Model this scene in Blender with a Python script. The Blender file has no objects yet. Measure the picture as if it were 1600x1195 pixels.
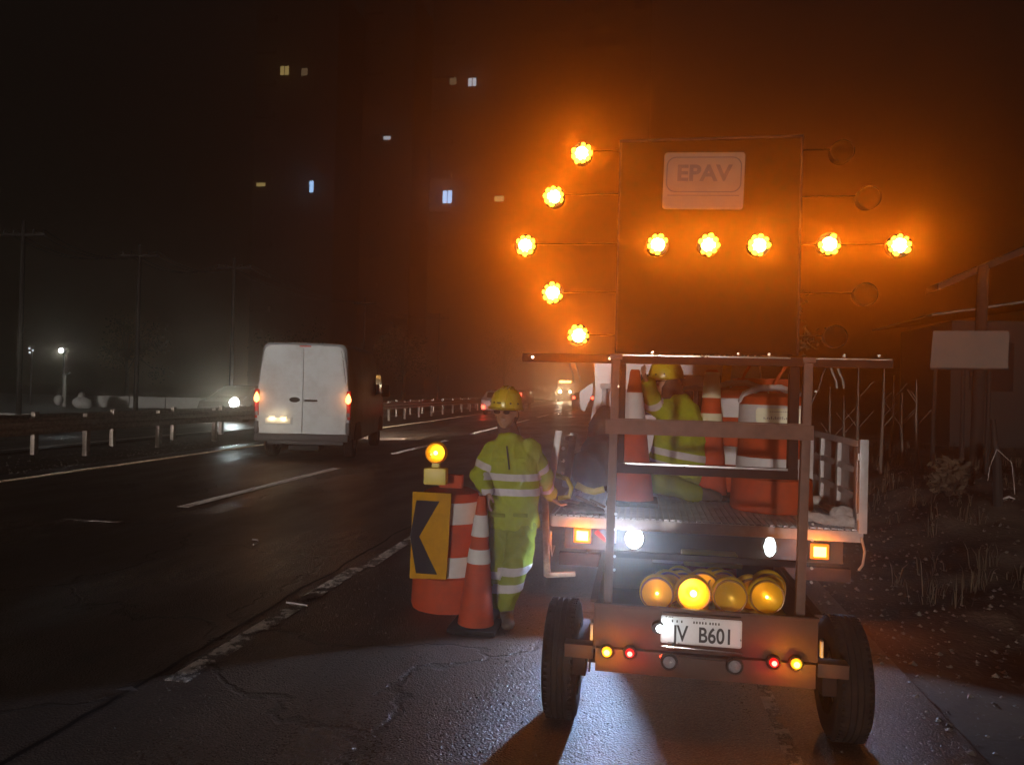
import bpy, bmesh, math, random
from mathutils import Vector, Matrix, noise, Euler
R = math.radians
PI = math.pi
random.seed(7)
sc = bpy.context.scene
COL = sc.collection

# ------------------------------------------------------------ camera
YAW, PITCH, ROLL, FPX = R(9.5), R(.44), R(1.4), 1200.
cam = bpy.data.cameras.new('camera')
cam.sensor_width = 36.0
cam.lens = 36.0 * FPX / 1600.0
cam.clip_start = .05
cam.clip_end = 2000
co = bpy.data.objects.new('camera', cam)
COL.objects.link(co)
co.matrix_world = (Matrix.Translation((0, 0, 1.6)) @ Matrix.Rotation(YAW, 4, 'Z') @ Matrix.Rotation(PI / 2 + PITCH, 4, 'X')
                   @ Matrix.Rotation(ROLL, 4, 'Z'))
sc.camera = co

# ------------------------------------------------------------ world, sun, exposure
SUN_EL, SUN_AZ = R(2.3), R(7.0)       # low sun lamp standing in for vehicle headlights behind the photographer, travelling towards +Y
w = bpy.data.worlds.new('World')
sc.world = w
w.use_nodes = True
nt = w.node_tree
sky = nt.nodes.new('ShaderNodeTexSky')
sky.sky_type = 'NISHITA'
sky.sun_disc = False
sky.sun_elevation = SUN_EL
sky.sun_rotation = PI + SUN_AZ
nt.links.new(sky.outputs[0], nt.nodes['Background'].inputs[0])
nt.nodes['Background'].inputs[1].default_value = 0.004
sun = bpy.data.lights.new('sun', 'SUN')
sun.energy = 1.55
sun.color = (1.0, .92, .86)
sun.angle = R(1.2)
so = bpy.data.objects.new('sun', sun)
COL.objects.link(so)
dv = Vector((math.sin(SUN_AZ) * math.cos(SUN_EL), math.cos(SUN_AZ) * math.cos(SUN_EL), -math.sin(SUN_EL)))
so.rotation_euler = dv.to_track_quat('-Z', 'Y').to_euler()
so.location = (-4, -5, 6)
sc.view_settings.view_transform = 'Standard'
sc.view_settings.look = 'None'
sc.view_settings.exposure = 0
sc.view_settings.gamma = 1
sc.view_settings.use_curve_mapping = False
cy = sc.cycles if hasattr(sc, 'cycles') else None
sc.render.engine = 'CYCLES'
cy = sc.cycles
cy.use_denoising = True
cy.max_bounces = 5
cy.diffuse_bounces = 2
cy.glossy_bounces = 2
cy.transmission_bounces = 3
cy.transparent_max_bounces = 10
cy.volume_bounces = 0
cy.use_light_tree = False
cy.sample_clamp_indirect = 3
cy.sample_clamp_direct = 0
cy.caustics_reflective = False
cy.caustics_refractive = False

HAZE = 0.012
LEDW = 40.0

# ------------------------------------------------------------ pixel measurement helper (1600 x 1195 photograph)
def ray(px, py):
    dx, dy = px - 800., py - 597.5
    x = dx * math.cos(ROLL) + dy * math.sin(ROLL)
    y = -dx * math.sin(ROLL) + dy * math.cos(ROLL)
    x /= FPX
    z = -y / FPX
    f = math.cos(PITCH) - z * math.sin(PITCH)
    zz = math.sin(PITCH) + z * math.cos(PITCH)
    return Vector((x * math.cos(YAW) - f * math.sin(YAW), x * math.sin(YAW) + f * math.cos(YAW), zz))
def at(px, py, Y):
    r = ray(px, py)
    return Vector((0, 0, 1.6)) + r * (Y / r.y)
def gr(px, py, z=0.):
    r = ray(px, py)
    return Vector((0, 0, 1.6)) + r * ((z - 1.6) / r.z)

# ------------------------------------------------------------ materials
def mat(name, col, rough=.6, metal=0., var=.15, scale=8., bump=.0, bscale=60., spec=.5, coat=0., emit=None, estr=0., transl=0., dirt=None, dirt_amt=0., dirt_scale=3., stretch=None):
    m = bpy.data.materials.new(name)
    m.use_nodes = True
    n, l = m.node_tree.nodes, m.node_tree.links
    b = n['Principled BSDF']
    tc = n.new('ShaderNodeTexCoord')
    src = tc.outputs['Object']
    if stretch:
        mp = n.new('ShaderNodeMapping')
        mp.inputs['Scale'].default_value = stretch
        l.new(src, mp.inputs[0])
        src = mp.outputs[0]
    nz = n.new('ShaderNodeTexNoise')
    nz.inputs['Scale'].default_value = scale
    nz.inputs['Detail'].default_value = 6
    l.new(src, nz.inputs['Vector'])
    mr = n.new('ShaderNodeMapRange')
    mr.inputs[1].default_value = .3
    mr.inputs[2].default_value = .7
    mr.inputs[3].default_value = 1 - var
    mr.inputs[4].default_value = 1 + var
    l.new(nz.outputs[0], mr.inputs[0])
    vm = n.new('ShaderNodeVectorMath')
    vm.operation = 'SCALE'
    vm.inputs[0].default_value = col[:3]
    l.new(mr.outputs[0], vm.inputs['Scale'])
    cs = vm.outputs[0]
    if dirt:
        dn = n.new('ShaderNodeTexNoise')
        dn.inputs['Scale'].default_value = dirt_scale
        dn.inputs['Detail'].default_value = 9
        dn.inputs['Roughness'].default_value = .7
        l.new(src, dn.inputs['Vector'])
        dr = n.new('ShaderNodeMapRange')
        dr.inputs[1].default_value = .45
        dr.inputs[2].default_value = .7
        dr.inputs[4].default_value = dirt_amt
        l.new(dn.outputs[0], dr.inputs[0])
        mx = n.new('ShaderNodeMix')
        mx.data_type = 'RGBA'
        l.new(dr.outputs[0], mx.inputs[0])
        l.new(cs, mx.inputs[6])
        mx.inputs[7].default_value = (*dirt, 1)
        cs = mx.outputs[2]
    l.new(cs, b.inputs['Base Color'])
    b.inputs['Roughness'].default_value = rough
    rr = n.new('ShaderNodeMapRange')
    rr.inputs[3].default_value = max(.02, rough - .1)
    rr.inputs[4].default_value = min(1, rough + .1)
    l.new(nz.outputs[0], rr.inputs[0])
    l.new(rr.outputs[0], b.inputs['Roughness'])
    b.inputs['Metallic'].default_value = metal
    b.inputs['Specular IOR Level'].default_value = spec
    b.inputs['Coat Weight'].default_value = coat
    if emit:
        b.inputs['Emission Color'].default_value = (*emit, 1)
        b.inputs['Emission Strength'].default_value = estr
    if bump:
        bn = n.new('ShaderNodeTexNoise')
        bn.inputs['Scale'].default_value = bscale
        bn.inputs['Detail'].default_value = 4
        l.new(src, bn.inputs['Vector'])
        bp = n.new('ShaderNodeBump')
        bp.inputs['Strength'].default_value = bump
        bp.inputs['Distance'].default_value = .01
        l.new(bn.outputs[0], bp.inputs['Height'])
        l.new(bp.outputs[0], b.inputs['Normal'])
    if transl:
        tr = n.new('ShaderNodeBsdfTranslucent')
        tr.inputs[0].default_value = (*col[:3], 1)
        ms = n.new('ShaderNodeMixShader')
        ms.inputs[0].default_value = transl
        l.new(b.outputs[0], ms.inputs[1])
        l.new(tr.outputs[0], ms.inputs[2])
        l.new(ms.outputs[0], n['Material Output'].inputs[0])
    return m

def emis(name, col, s):
    m = bpy.data.materials.new(name)
    m.use_nodes = True
    n, l = m.node_tree.nodes, m.node_tree.links
    n.remove(n['Principled BSDF'])
    e = n.new('ShaderNodeEmission')
    e.inputs[0].default_value = (*col, 1)
    e.inputs[1].default_value = s
    l.new(e.outputs[0], n['Material Output'].inputs[0])
    return m

M = {}
M['steel_paint'] = mat('red brown painted steel', (.070, .032, .022), .6, 0, .25, 7, .1, 80, dirt=(.075, .045, .03), dirt_amt=.7, dirt_scale=9, spec=.25)
M['galv'] = mat('grey galvanised steel', (.48, .40, .34), .42, .35, .2, 14, .08, 90, dirt=(.16, .1, .07), dirt_amt=.6, dirt_scale=11)
M['post'] = mat('weathered post steel', (.13, .07, .052), .6, 0, .25, 12, .1, 70, spec=.25, dirt=(.17, .07, .04), dirt_amt=.5, dirt_scale=14)
M['darksteel'] = mat('dark frame steel', (.022, .012, .010), .7, 0, .3, 12, .05, 70, spec=.12)
M['black'] = mat('black board paint', (.004, .0035, .003), .8, 0, .3, 5, .02, 60, spec=.05)
M['blackplastic'] = mat('black plastic', (.014, .013, .013), .6, 0, .2, 9, .05, 80, spec=.2)
M['lensoff'] = mat('unlit smoked lens', (.006, .004, .003), .9, 0, .2, 40, .1, 120, spec=.03)
M['rubber'] = mat('tyre rubber', (.013, .011, .011), .9, 0, .3, 12, .25, 90, dirt=(.045, .032, .025), dirt_amt=.4, dirt_scale=7, spec=.15)
M['rim'] = mat('wheel rim steel', (.35, .34, .33), .4, .6, .2, 12)
M['chrome'] = mat('chrome trim', (.75, .75, .75), .15, 1, .05, 12)
M['bolt'] = mat('zinc bolt', (.6, .58, .55), .3, .8, .1, 20)
M['sticker'] = mat('sticker grey vinyl', (.17, .13, .085), .4, 0, .08, 9, dirt=(.06, .05, .04), dirt_amt=.3, spec=.1)
M['stickerink'] = mat('sticker grey ink', (.018, .012, .008), .5, 0, .1, 9)
M['plate'] = mat('number plate white', (.62, .64, .64), .4, 0, .06, 20)
M['platedark'] = mat('plate lettering black', (.012, .012, .015), .4, 0, .05, 20)
M['white'] = mat('white van paint', (.46, .50, .50), .35, 0, .05, 2, spec=.3, dirt=(.24, .22, .19), dirt_amt=.5, dirt_scale=2.2)
M['truckpaint'] = mat('white truck bed paint', (.40, .37, .36), .38, 0, .1, 5, .05, 60, dirt=(.25, .19, .15), dirt_amt=.6, dirt_scale=8)
M['cab'] = mat('truck cab paint', (.26, .18, .17), .3, 0, .06, 4, coat=.4, dirt=(.25, .19, .15), dirt_amt=.4)
M['bumper'] = mat('dark bumper plastic', (.03, .025, .024), .55, 0, .2, 9)
M['glass'] = mat('dark window glass', (.01, .01, .012), .08, 0, .05, 3, spec=.6)
M['bedfloor'] = mat('ribbed aluminium bed floor', (.42, .42, .45), .38, .7, .2, 6, .1, 60, dirt=(.15, .11, .09), dirt_amt=.6, dirt_scale=5)
M['orange'] = mat('orange safety plastic', (.38, .05, .012), .65, 0, .12, 5, .05, 40, dirt=(.15, .045, .03), dirt_amt=.5, dirt_scale=6, spec=.12)
M['retro'] = mat('white reflective sheeting', (.50, .47, .45), .6, 0, .06, 12, .15, 240, dirt=(.4, .33, .28), dirt_amt=.3, dirt_scale=9)
M['retroy'] = mat('yellow reflective sheeting', (.42, .20, .003), .7, 0, .06, 12, .15, 240, spec=.06, dirt=(.24, .12, .01), dirt_amt=.5, dirt_scale=9)
M['vinylblack'] = mat('black vinyl', (.012, .010, .014), .7, 0, .1, 9, spec=.15)
M['lime'] = mat('lime hi-vis cloth', (.25, .30, .014), .9, 0, .12, 12, .4, 220, spec=.05, dirt=(.19, .21, .02), dirt_amt=.6, dirt_scale=5)
M['limedark'] = mat('lime hi-vis trousers cloth', (.17, .195, .012), .9, 0, .14, 10, .4, 200, dirt=(.12, .13, .02), dirt_amt=.6, dirt_scale=4, spec=.05)
M['tape'] = mat('silver reflective tape', (.40, .36, .35), .5, .0, .08, 30, .1, 200)
M['skin'] = mat('skin', (.27, .14, .08), .5, 0, .08, 20, .1, 120)
M['hair'] = mat('dark cloth hood', (.05, .025, .018), .85, 0, .2, 20, .2, 140)
M['maskcloth'] = mat('beige face mask', (.42, .30, .22), .8, 0, .08, 20, .1, 100)
M['helmet'] = mat('yellow hard hat', (.50, .38, .02), .28, 0, .06, 8, coat=.3)
M['helmetdark'] = mat('dark hat pattern', (.06, .045, .02), .5, 0, .1, 10)
M['glove'] = mat('yellow work glove', (.55, .42, .06), .7, 0, .15, 20, .2, 120)
M['boot'] = mat('brown leather boot', (.07, .045, .03), .6, 0, .2, 20, .2, 100)
M['amber'] = mat('amber lens', (1.0, .50, .02), .12, 0, .05, 10, transl=.6, coat=.4)
M['amberface'] = mat('amber conical reflector', (1.0, .56, .01), .3, .3, .08, 10, transl=.4)
M['amberrimdark'] = mat('amber lens dark rim', (.38, .15, .01), .4, 0, .05, 10)
M['amberring'] = mat('amber lens ring', (.95, .55, .012), .6, 0, .05, 10, transl=.25, spec=.05)
M['lampbody'] = mat('yellow lamp housing', (.62, .50, .08), .45, 0, .08, 10, transl=.1)
M['redlens'] = mat('red lens', (.5, .01, .01), .15, 0, .05, 10, transl=.2)
M['clear'] = mat('clear lens ribbed', (.3, .3, .32), .1, .4, .1, 60, .4, 160)
M['brownwood'] = mat('weathered wood', (.009, .006, .004), .8, 0, .3, 4, .4, 60, stretch=(6, 6, 1))
M['signboard'] = mat('faded sign board back', (.125, .09, .072), .7, 0, .12, 3, .1, 40, dirt=(.16, .10, .07), dirt_amt=.6, dirt_scale=3)
M['roof'] = mat('corrugated roof zinc', (.10, .075, .06), .5, .2, .2, 3, .2, 30)
M['concrete'] = mat('pale concrete', (.36, .36, .34), .85, 0, .15, 3, .2, 40)
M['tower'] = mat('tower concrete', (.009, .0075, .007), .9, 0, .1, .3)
M['windowdark'] = mat('unlit window', (.010, .009, .009), .7, 0, .1, 1, spec=.1)
M['cloth'] = mat('grey cloth', (.42, .36, .33), .85, 0, .15, 20, .3, 90)
M['darktarp'] = mat('dark canvas', (.045, .028, .022), .85, 0, .25, 12, .4, 60)
M['hose'] = mat('yellow hose rubber', (.50, .38, .07), .5, 0, .1, 20)
M['leaf'] = mat('dark foliage', (.045, .05, .02), .7, 0, .4, 3, transl=.1)
M['bark'] = mat('bark', (.012, .009, .007), .9, 0, .3, 10, .5, 60)
M['drygrass'] = mat('dry grass', (.06, .04, .02), .85, 0, .3, 6)
M['stone'] = mat('road stone', (.12, .10, .085), .5, 0, .35, 40, .2, 100)
M['labelpaper'] = mat('pale yellowish sheeting', (.60, .56, .36), .4, 0, .05, 10)
M['labelink'] = mat('drum label print', (.2, .15, .15), .5, 0, .05, 10)
M['carbody'] = mat('silver car paint', (.45, .44, .44), .25, .2, .05, 4, coat=.4)
M['blackcar'] = mat('dark car paint', (.03, .025, .025), .25, 0, .05, 4, coat=.4)
M['wire'] = mat('cable', (.035, .028, .024), .5, 0, .1, 4)

M['led'] = emis('led core amber', (1, .55, .14), 26)
M['ledrim'] = emis('led petal amber', (1, .36, .02), 12)
M['lampwhite'] = emis('reverse lamp white', (.85, .97, 1), 14)
M['lampamber'] = emis('indicator amber', (1, .50, .09), 8)
M['lampamberrim'] = emis('indicator amber rim', (1, .17, .005), 2.2)
M['lampamber2'] = emis('marker amber', (1, .62, .06), 12)
M['lampred'] = emis('tail lamp red', (1, .34, .26), 3)
M['markerrim'] = emis('marker amber rim', (1, .35, .01), 2.5)
M['lampredrim'] = emis('tail lamp red rim', (1, .01, .01), 1.3)
M['vantail'] = emis('van tail lamp', (1, .36, .10), 7)
M['headwhite'] = emis('headlamp white', (.9, 1, .97), 60)
M['headwarm'] = emis('headlamp warm', (1, .82, .5), 90)
M['bulb'] = emis('lit bulb', (1, .62, .14), 9)
M['bulbdim'] = emis('dim bulb', (1, .5, .1), 3)
M['farred'] = emis('distant red lamp', (1, .06, .03), 14)
M['winyellow'] = emis('lit window yellow', (1, .72, .25), .9)
M['winblue'] = emis('lit window blue', (.38, .62, 1), 3.6)
M['windim'] = emis('lit window dim', (1, .66, .35), .3)
M['wincold'] = emis('lit window pale', (.85, .9, 1), 1.5)
M['route'] = emis('route display amber', (1, .5, .12), 14)
M['platelit'] = mat('number plate of van', (.7, .7, .6), .4, 0, .05, 10)
M['platelamp'] = emis('plate lamp', (1, .72, .4), 3)

# asphalt
def asphalt():
    m = bpy.data.materials.new('asphalt')
    m.use_nodes = True
    n, l = m.node_tree.nodes, m.node_tree.links
    b = n['Principled BSDF']
    tc = n.new('ShaderNodeTexCoord')
    def nz(scale, det=5, rough=.6, stretch=None):
        t = n.new('ShaderNodeTexNoise')
        t.inputs['Scale'].default_value = scale
        t.inputs['Detail'].default_value = det
        t.inputs['Roughness'].default_value = rough
        if stretch:
            mp = n.new('ShaderNodeMapping')
            mp.inputs['Scale'].default_value = stretch
            l.new(tc.outputs['Object'], mp.inputs[0])
            l.new(mp.outputs[0], t.inputs['Vector'])
        else:
            l.new(tc.outputs['Object'], t.inputs['Vector'])
        return t.outputs[0]
    def mr(s, a, b_, c, d):
        q = n.new('ShaderNodeMapRange')
        for i, v in enumerate((a, b_, c, d)):
            q.inputs[i + 1].default_value = v
        l.new(s, q.inputs[0])
        return q.outputs[0]
    def mt(op, a, b_):
        q = n.new('ShaderNodeMath')
        q.operation = op
        for i, v in enumerate((a, b_)):
            if isinstance(v, (int, float)):
                q.inputs[i].default_value = v
            else:
                l.new(v, q.inputs[i])
        return q.outputs[0]
    big = mr(nz(.35, 6, .7), .3, .7, .55, 1.4)
    wear = mr(nz(.8, 7, .7, (2.2, .22, 1)), .35, .7, .7, 1.35)
    fine = mr(nz(110, 3, .7), .3, .7, .45, 1.7)
    v = n.new('ShaderNodeTexVoronoi')
    v.inputs['Scale'].default_value = 95
    l.new(tc.outputs['Object'], v.inputs['Vector'])
    agg = mr(v.outputs['Distance'], 0, .5, 1.35, .7)
    val = mt('MULTIPLY', mt('MULTIPLY', big, wear), mt('MULTIPLY', fine, agg))
    # cracks
    ns = n.new('ShaderNodeTexNoise')
    ns.inputs['Scale'].default_value = 1.6
    ns.inputs['Detail'].default_value = 6
    l.new(tc.outputs['Object'], ns.inputs['Vector'])
    va = n.new('ShaderNodeVectorMath')
    va.operation = 'MULTIPLY_ADD'
    l.new(ns.outputs['Color'], va.inputs[0])
    va.inputs[1].default_value = (.9, .9, .9)
    l.new(tc.outputs['Object'], va.inputs[2])
    cv = n.new('ShaderNodeTexVoronoi')
    cv.feature = 'DISTANCE_TO_EDGE'
    cv.inputs['Scale'].default_value = .33
    l.new(va.outputs[0], cv.inputs['Vector'])
    crack = mr(cv.outputs['Distance'], .003, .010, 0, 1)
    val = mt('MULTIPLY', val, mt('MAXIMUM', crack, .55))
    cc = n.new('ShaderNodeVectorMath')
    cc.operation = 'SCALE'
    cc.inputs[0].default_value = (.145, .098, .072)
    l.new(val, cc.inputs['Scale'])
    l.new(cc.outputs[0], b.inputs['Base Color'])
    wet = mr(nz(.5, 5, .6, (1.6, .5, 1)), .42, .62, .46, .22)
    rg = mt('ADD', wet, mr(nz(55, 4), .3, .7, -.06, .14))
    l.new(rg, b.inputs['Roughness'])
    h = mt('ADD', mt('MULTIPLY', nz(120, 3, .7), .5), mt('MULTIPLY', v.outputs['Distance'], -.6))
    h = mt('ADD', h, mt('MULTIPLY', nz(3, 5), 1.4))
    h = mt('ADD', h, crack)
    bp = n.new('ShaderNodeBump')
    bp.inputs['Strength'].default_value = .75
    bp.inputs['Distance'].default_value = .011
    l.new(h, bp.inputs['Height'])
    l.new(bp.outputs[0], b.inputs['Normal'])
    return m
M['asphalt'] = asphalt()

def paint(name, col, worn):
    m = mat(name, col, .5, 0, .2, 9, 1., 70)
    n, l = m.node_tree.nodes, m.node_tree.links
    b = n['Principled BSDF']
    tc = n.new('ShaderNodeTexCoord')
    t = n.new('ShaderNodeTexNoise')
    t.inputs['Scale'].default_value = 5
    t.inputs['Detail'].default_value = 12
    t.inputs['Roughness'].default_value = .75
    l.new(tc.outputs['Object'], t.inputs['Vector'])
    q = n.new('ShaderNodeMapRange')
    q.inputs[1].default_value = worn - .02
    q.inputs[2].default_value = worn + .04
    l.new(t.outputs[0], q.inputs[0])
    tr = n.new('ShaderNodeBsdfTransparent')
    ms = n.new('ShaderNodeMixShader')
    l.new(q.outputs[0], ms.inputs[0])
    l.new(tr.outputs[0], ms.inputs[1])
    l.new(b.outputs[0], ms.inputs[2])
    l.new(ms.outputs[0], n['Material Output'].inputs[0])
    return m
M['paint'] = paint('road paint white', (.80, .72, .64), .36)
M['painty'] = paint('road paint yellowish', (.85, .68, .46), .26)
M['paintworn'] = paint('road paint nearly worn away', (.62, .54, .48), .49)
M['paintfaint'] = paint('road paint faint remains', (.26, .22, .19), .50)
M['dirt'] = mat('dirt verge', (.12, .078, .055), .95, 0, .6, 2.2, 1., 26, dirt=(.07, .06, .03), dirt_amt=.8, dirt_scale=1.1)

# ------------------------------------------------------------ mesh builder
ORG = {}
class MB:
    def __init__(s):
        s.v = []
        s.f = []
    def add(s, vs, fs):
        o = len(s.v)
        s.v += [Vector(p) for p in vs]
        s.f += [tuple(i + o for i in f) for f in fs]
        return s
    def box(s, x0, x1, y0, y1, z0, z1, ch=0., rot=None, c=None):
        if x0 > x1: x0, x1 = x1, x0
        if y0 > y1: y0, y1 = y1, y0
        if z0 > z1: z0, z1 = z1, z0
        bm = bmesh.new()
        vs = [bm.verts.new(p) for p in ((x0, y0, z0), (x1, y0, z0), (x1, y1, z0), (x0, y1, z0), (x0, y0, z1), (x1, y0, z1), (x1, y1, z1), (x0, y1, z1))]
        for f in ((3, 2, 1, 0), (4, 5, 6, 7), (0, 1, 5, 4), (1, 2, 6, 5), (2, 3, 7, 6), (3, 0, 4, 7)):
            bm.faces.new([vs[i] for i in f])
        if ch:
            ch = min(ch, .45 * min(x1 - x0, y1 - y0, z1 - z0))
            bmesh.ops.bevel(bm, geom=bm.edges[:], offset=ch, segments=2, profile=.6, affect='EDGES')
        if rot is not None:
            cc = Vector(c) if c else Vector(((x0 + x1) / 2, (y0 + y1) / 2, (z0 + z1) / 2))
            bmesh.ops.rotate(bm, cent=cc, matrix=Euler(rot).to_matrix(), verts=bm.verts)
        bm.verts.index_update()
        s.add([v.co.copy() for v in bm.verts], [tuple(v.index for v in f.verts) for f in bm.faces])
        bm.free()
        return s
    def bar(s, p0, p1, wx, wy, ch=.002, up=(0, 0, 1)):
        p0, p1 = Vector(p0), Vector(p1)
        d = p1 - p0
        L = d.length
        z = d.normalized()
        u = Vector(up)
        if abs(z.dot(u)) > .95: u = Vector((0, 1, 0))
        x = u.cross(z).normalized()
        y = z.cross(x)
        m = Matrix((x, y, z)).transposed()
        t = MB().box(-wx / 2, wx / 2, -wy / 2, wy / 2, 0, L, ch)
        s.add([m @ q + p0 for q in t.v], t.f)
        return s
    def cyl(s, p0, p1, r0, r1=None, n=16, cap=True):
        if r1 is None: r1 = r0
        return s.lathe([(0, 0), (r0, 0), (r1, 1), (0, 1)] if cap else [(r0, 0), (r1, 1)], p0, p1, n)
    def lathe(s, prof, p0, p1, n=24, flat=(1, 1)):
        """prof: (radius, t) pairs, t along p0->p1 (0..1)"""
        p0, p1 = Vector(p0), Vector(p1)
        d = p1 - p0
        z = d.normalized()
        u = Vector((0, 0, 1)) if abs(z.z) < .9 else Vector((0, -1, 0))
        x = u.cross(z).normalized()
        y = z.cross(x)
        o = len(s.v)
        rings = []
        for r, t in prof:
            c = p0 + d * t
            if r < 1e-6:
                rings.append([len(s.v)])
                s.v.append(c)
            else:
                rings.append(list(range(len(s.v), len(s.v) + n)))
                for i in range(n):
                    a = 2 * PI * i / n
                    s.v.append(c + x * (math.cos(a) * r * flat[0]) + y * (math.sin(a) * r * flat[1]))
        for a, b in zip(rings, rings[1:]):
            if len(a) == 1 and len(b) == 1: continue
            for i in range(n):
                j = (i + 1) % n
                if len(a) == 1: s.f.append((a[0], b[j], b[i]))
                elif len(b) == 1: s.f.append((a[i], a[j], b[0]))
                else: s.f.append((a[i], a[j], b[j], b[i]))
        return s
    def ball(s, c, r, n=14, m=8):
        c = Vector(c)
        r = r if isinstance(r, (tuple, list)) else (r, r, r)
        t = MB().lathe([(max(0, math.sin(PI * k / m)), -math.cos(PI * k / m)) for k in range(m + 1)], (0, 0, 0), (0, 0, 1), n)
        s.add([Vector((p.x * r[0], p.y * r[1], p.z * r[2])) + c for p in t.v], t.f)
        return s
    def tube(s, pts, r, n=8):
        pts = [Vector(p) for p in pts]
        prev = None
        rings = []
        for i, p in enumerate(pts):
            d = (pts[min(i + 1, len(pts) - 1)] - pts[max(i - 1, 0)]).normalized()
            if prev is None:
                u = Vector((0, 0, 1)) if abs(d.z) < .9 else Vector((1, 0, 0))
                x = u.cross(d).normalized()
            else:
                x = (prev - d * prev.dot(d)).normalized()
            prev = x
            y = d.cross(x)
            rings.append(list(range(len(s.v), len(s.v) + n)))
            rr = r[i] if isinstance(r, (list, tuple)) else r
            for k in range(n):
                a = 2 * PI * k / n
                s.v.append(p + x * math.cos(a) * rr + y * math.sin(a) * rr)
        for a, b in zip(rings, rings[1:]):
            for i in range(n):
                j = (i + 1) % n
                s.f.append((a[i], a[j], b[j], b[i]))
        s.f.append(tuple(reversed(rings[0])))
        s.f.append(tuple(rings[-1]))
        return s
    def prism(s, poly, axis, a0, a1):
        """extrude a polygon (2D points in the plane normal to axis) from a0 to a1"""
        def P(p, a):
            return {'x': (a, p[0], p[1]), 'y': (p[0], a, p[1]), 'z': (p[0], p[1], a)}[axis]
        n = len(poly)
        s.add([P(p, a0) for p in poly] + [P(p, a1) for p in poly],
              [tuple(range(n)), tuple(range(2 * n - 1, n - 1, -1))] + [(i, i + n, (i + 1) % n + n, (i + 1) % n) for i in range(n)])
        return s
    def xf(s, m):
        s.v = [m @ p for p in s.v]
        return s
    def build(s, name, m, parent=None, smooth=True, ang=35):
        me = bpy.data.meshes.new(name)
        off = Vector((0, 0, 0))
        q = parent
        while q is not None:
            if q.name in ORG: off = ORG[q.name]
            q = q.parent
        me.from_pydata([p - off for p in s.v], [], s.f)
        bm = bmesh.new()
        bm.from_mesh(me)
        bmesh.ops.recalc_face_normals(bm, faces=bm.faces)
        bm.to_mesh(me)
        bm.free()
        if smooth:
            me.polygons.foreach_set('use_smooth', [True] * len(me.polygons))
            me.set_sharp_from_angle(angle=R(ang))
        me.materials.append(m if not isinstance(m, str) else M[m])
        o = bpy.data.objects.new(name, me)
        COL.objects.link(o)
        if parent: o.parent = parent
        return o

def props(o, label=None, cat=None, group=None, kind=None):
    if label: o['label'] = label
    if cat: o['category'] = cat
    if group: o['group'] = group
    if kind: o['kind'] = kind
    return o
def thing(name, label, cat, loc=(0, 0, 0), group=None, world=False, rz=0, rot=None):
    o = bpy.data.objects.new(name, None)
    o.empty_display_size = .1
    COL.objects.link(o)
    o.location = loc
    if rz: o.rotation_euler = (0, 0, rz)
    if rot: o.rotation_euler = rot
    if world: ORG[o.name] = Vector(loc)
    return props(o, label, cat, group)
def copy_tree(o, parent=None):
    c = o.copy()
    COL.objects.link(c)
    if parent: c.parent = parent
    for ch in list(o.children): copy_tree(ch, c)
    return c
def light(name, kind, loc, energy, col, parent=None, radius=.02, direction=None, cone=120, blend=.5):
    l = bpy.data.lights.new(name, kind)
    l.energy = energy
    l.color = col
    l.shadow_soft_size = radius
    if kind == 'SPOT':
        l.spot_size = R(cone)
        l.spot_blend = blend
    o = bpy.data.objects.new(name, l)
    COL.objects.link(o)
    off = Vector((0, 0, 0))
    q = parent
    while q is not None:
        if q.name in ORG: off = ORG[q.name]
        q = q.parent
    o.location = Vector(loc) - off
    if direction: o.rotation_euler = Vector(direction).to_track_quat('-Z', 'Y').to_euler()
    if parent: o.parent = parent
    return o
def text(s, size, m, parent, mtx, name='lettering', extrude=.001, offset=0., spacing=1., xs=1., align='CENTER'):
    c = bpy.data.curves.new(name, 'FONT')
    c.body = s
    c.size = size
    c.extrude = extrude
    c.offset = offset
    c.space_character = spacing
    c.align_x = align
    c.align_y = 'CENTER'
    o = bpy.data.objects.new('tmp', c)
    COL.objects.link(o)
    dg = bpy.context.evaluated_depsgraph_get()
    me = bpy.data.meshes.new_from_object(o.evaluated_get(dg))
    bpy.data.objects.remove(o)
    off = Vector((0, 0, 0))
    q = parent
    while q is not None:
        if q.name in ORG: off = ORG[q.name]
        q = q.parent
    for v in me.vertices:
        v.co = (mtx @ Vector((v.co.x * xs, v.co.y, v.co.z))) - off
    me.materials.clear()
    me.materials.append(M[m])
    r = bpy.data.objects.new(name, me)
    COL.objects.link(r)
    r.parent = parent
    return r
def face_y(x, y, z, tilt=0):
    """matrix placing flat text upright, facing -Y"""
    return Matrix.Translation((x, y, z)) @ Matrix.Rotation(-tilt, 4, 'Y') @ Matrix.Rotation(PI / 2, 4, 'X')

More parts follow.
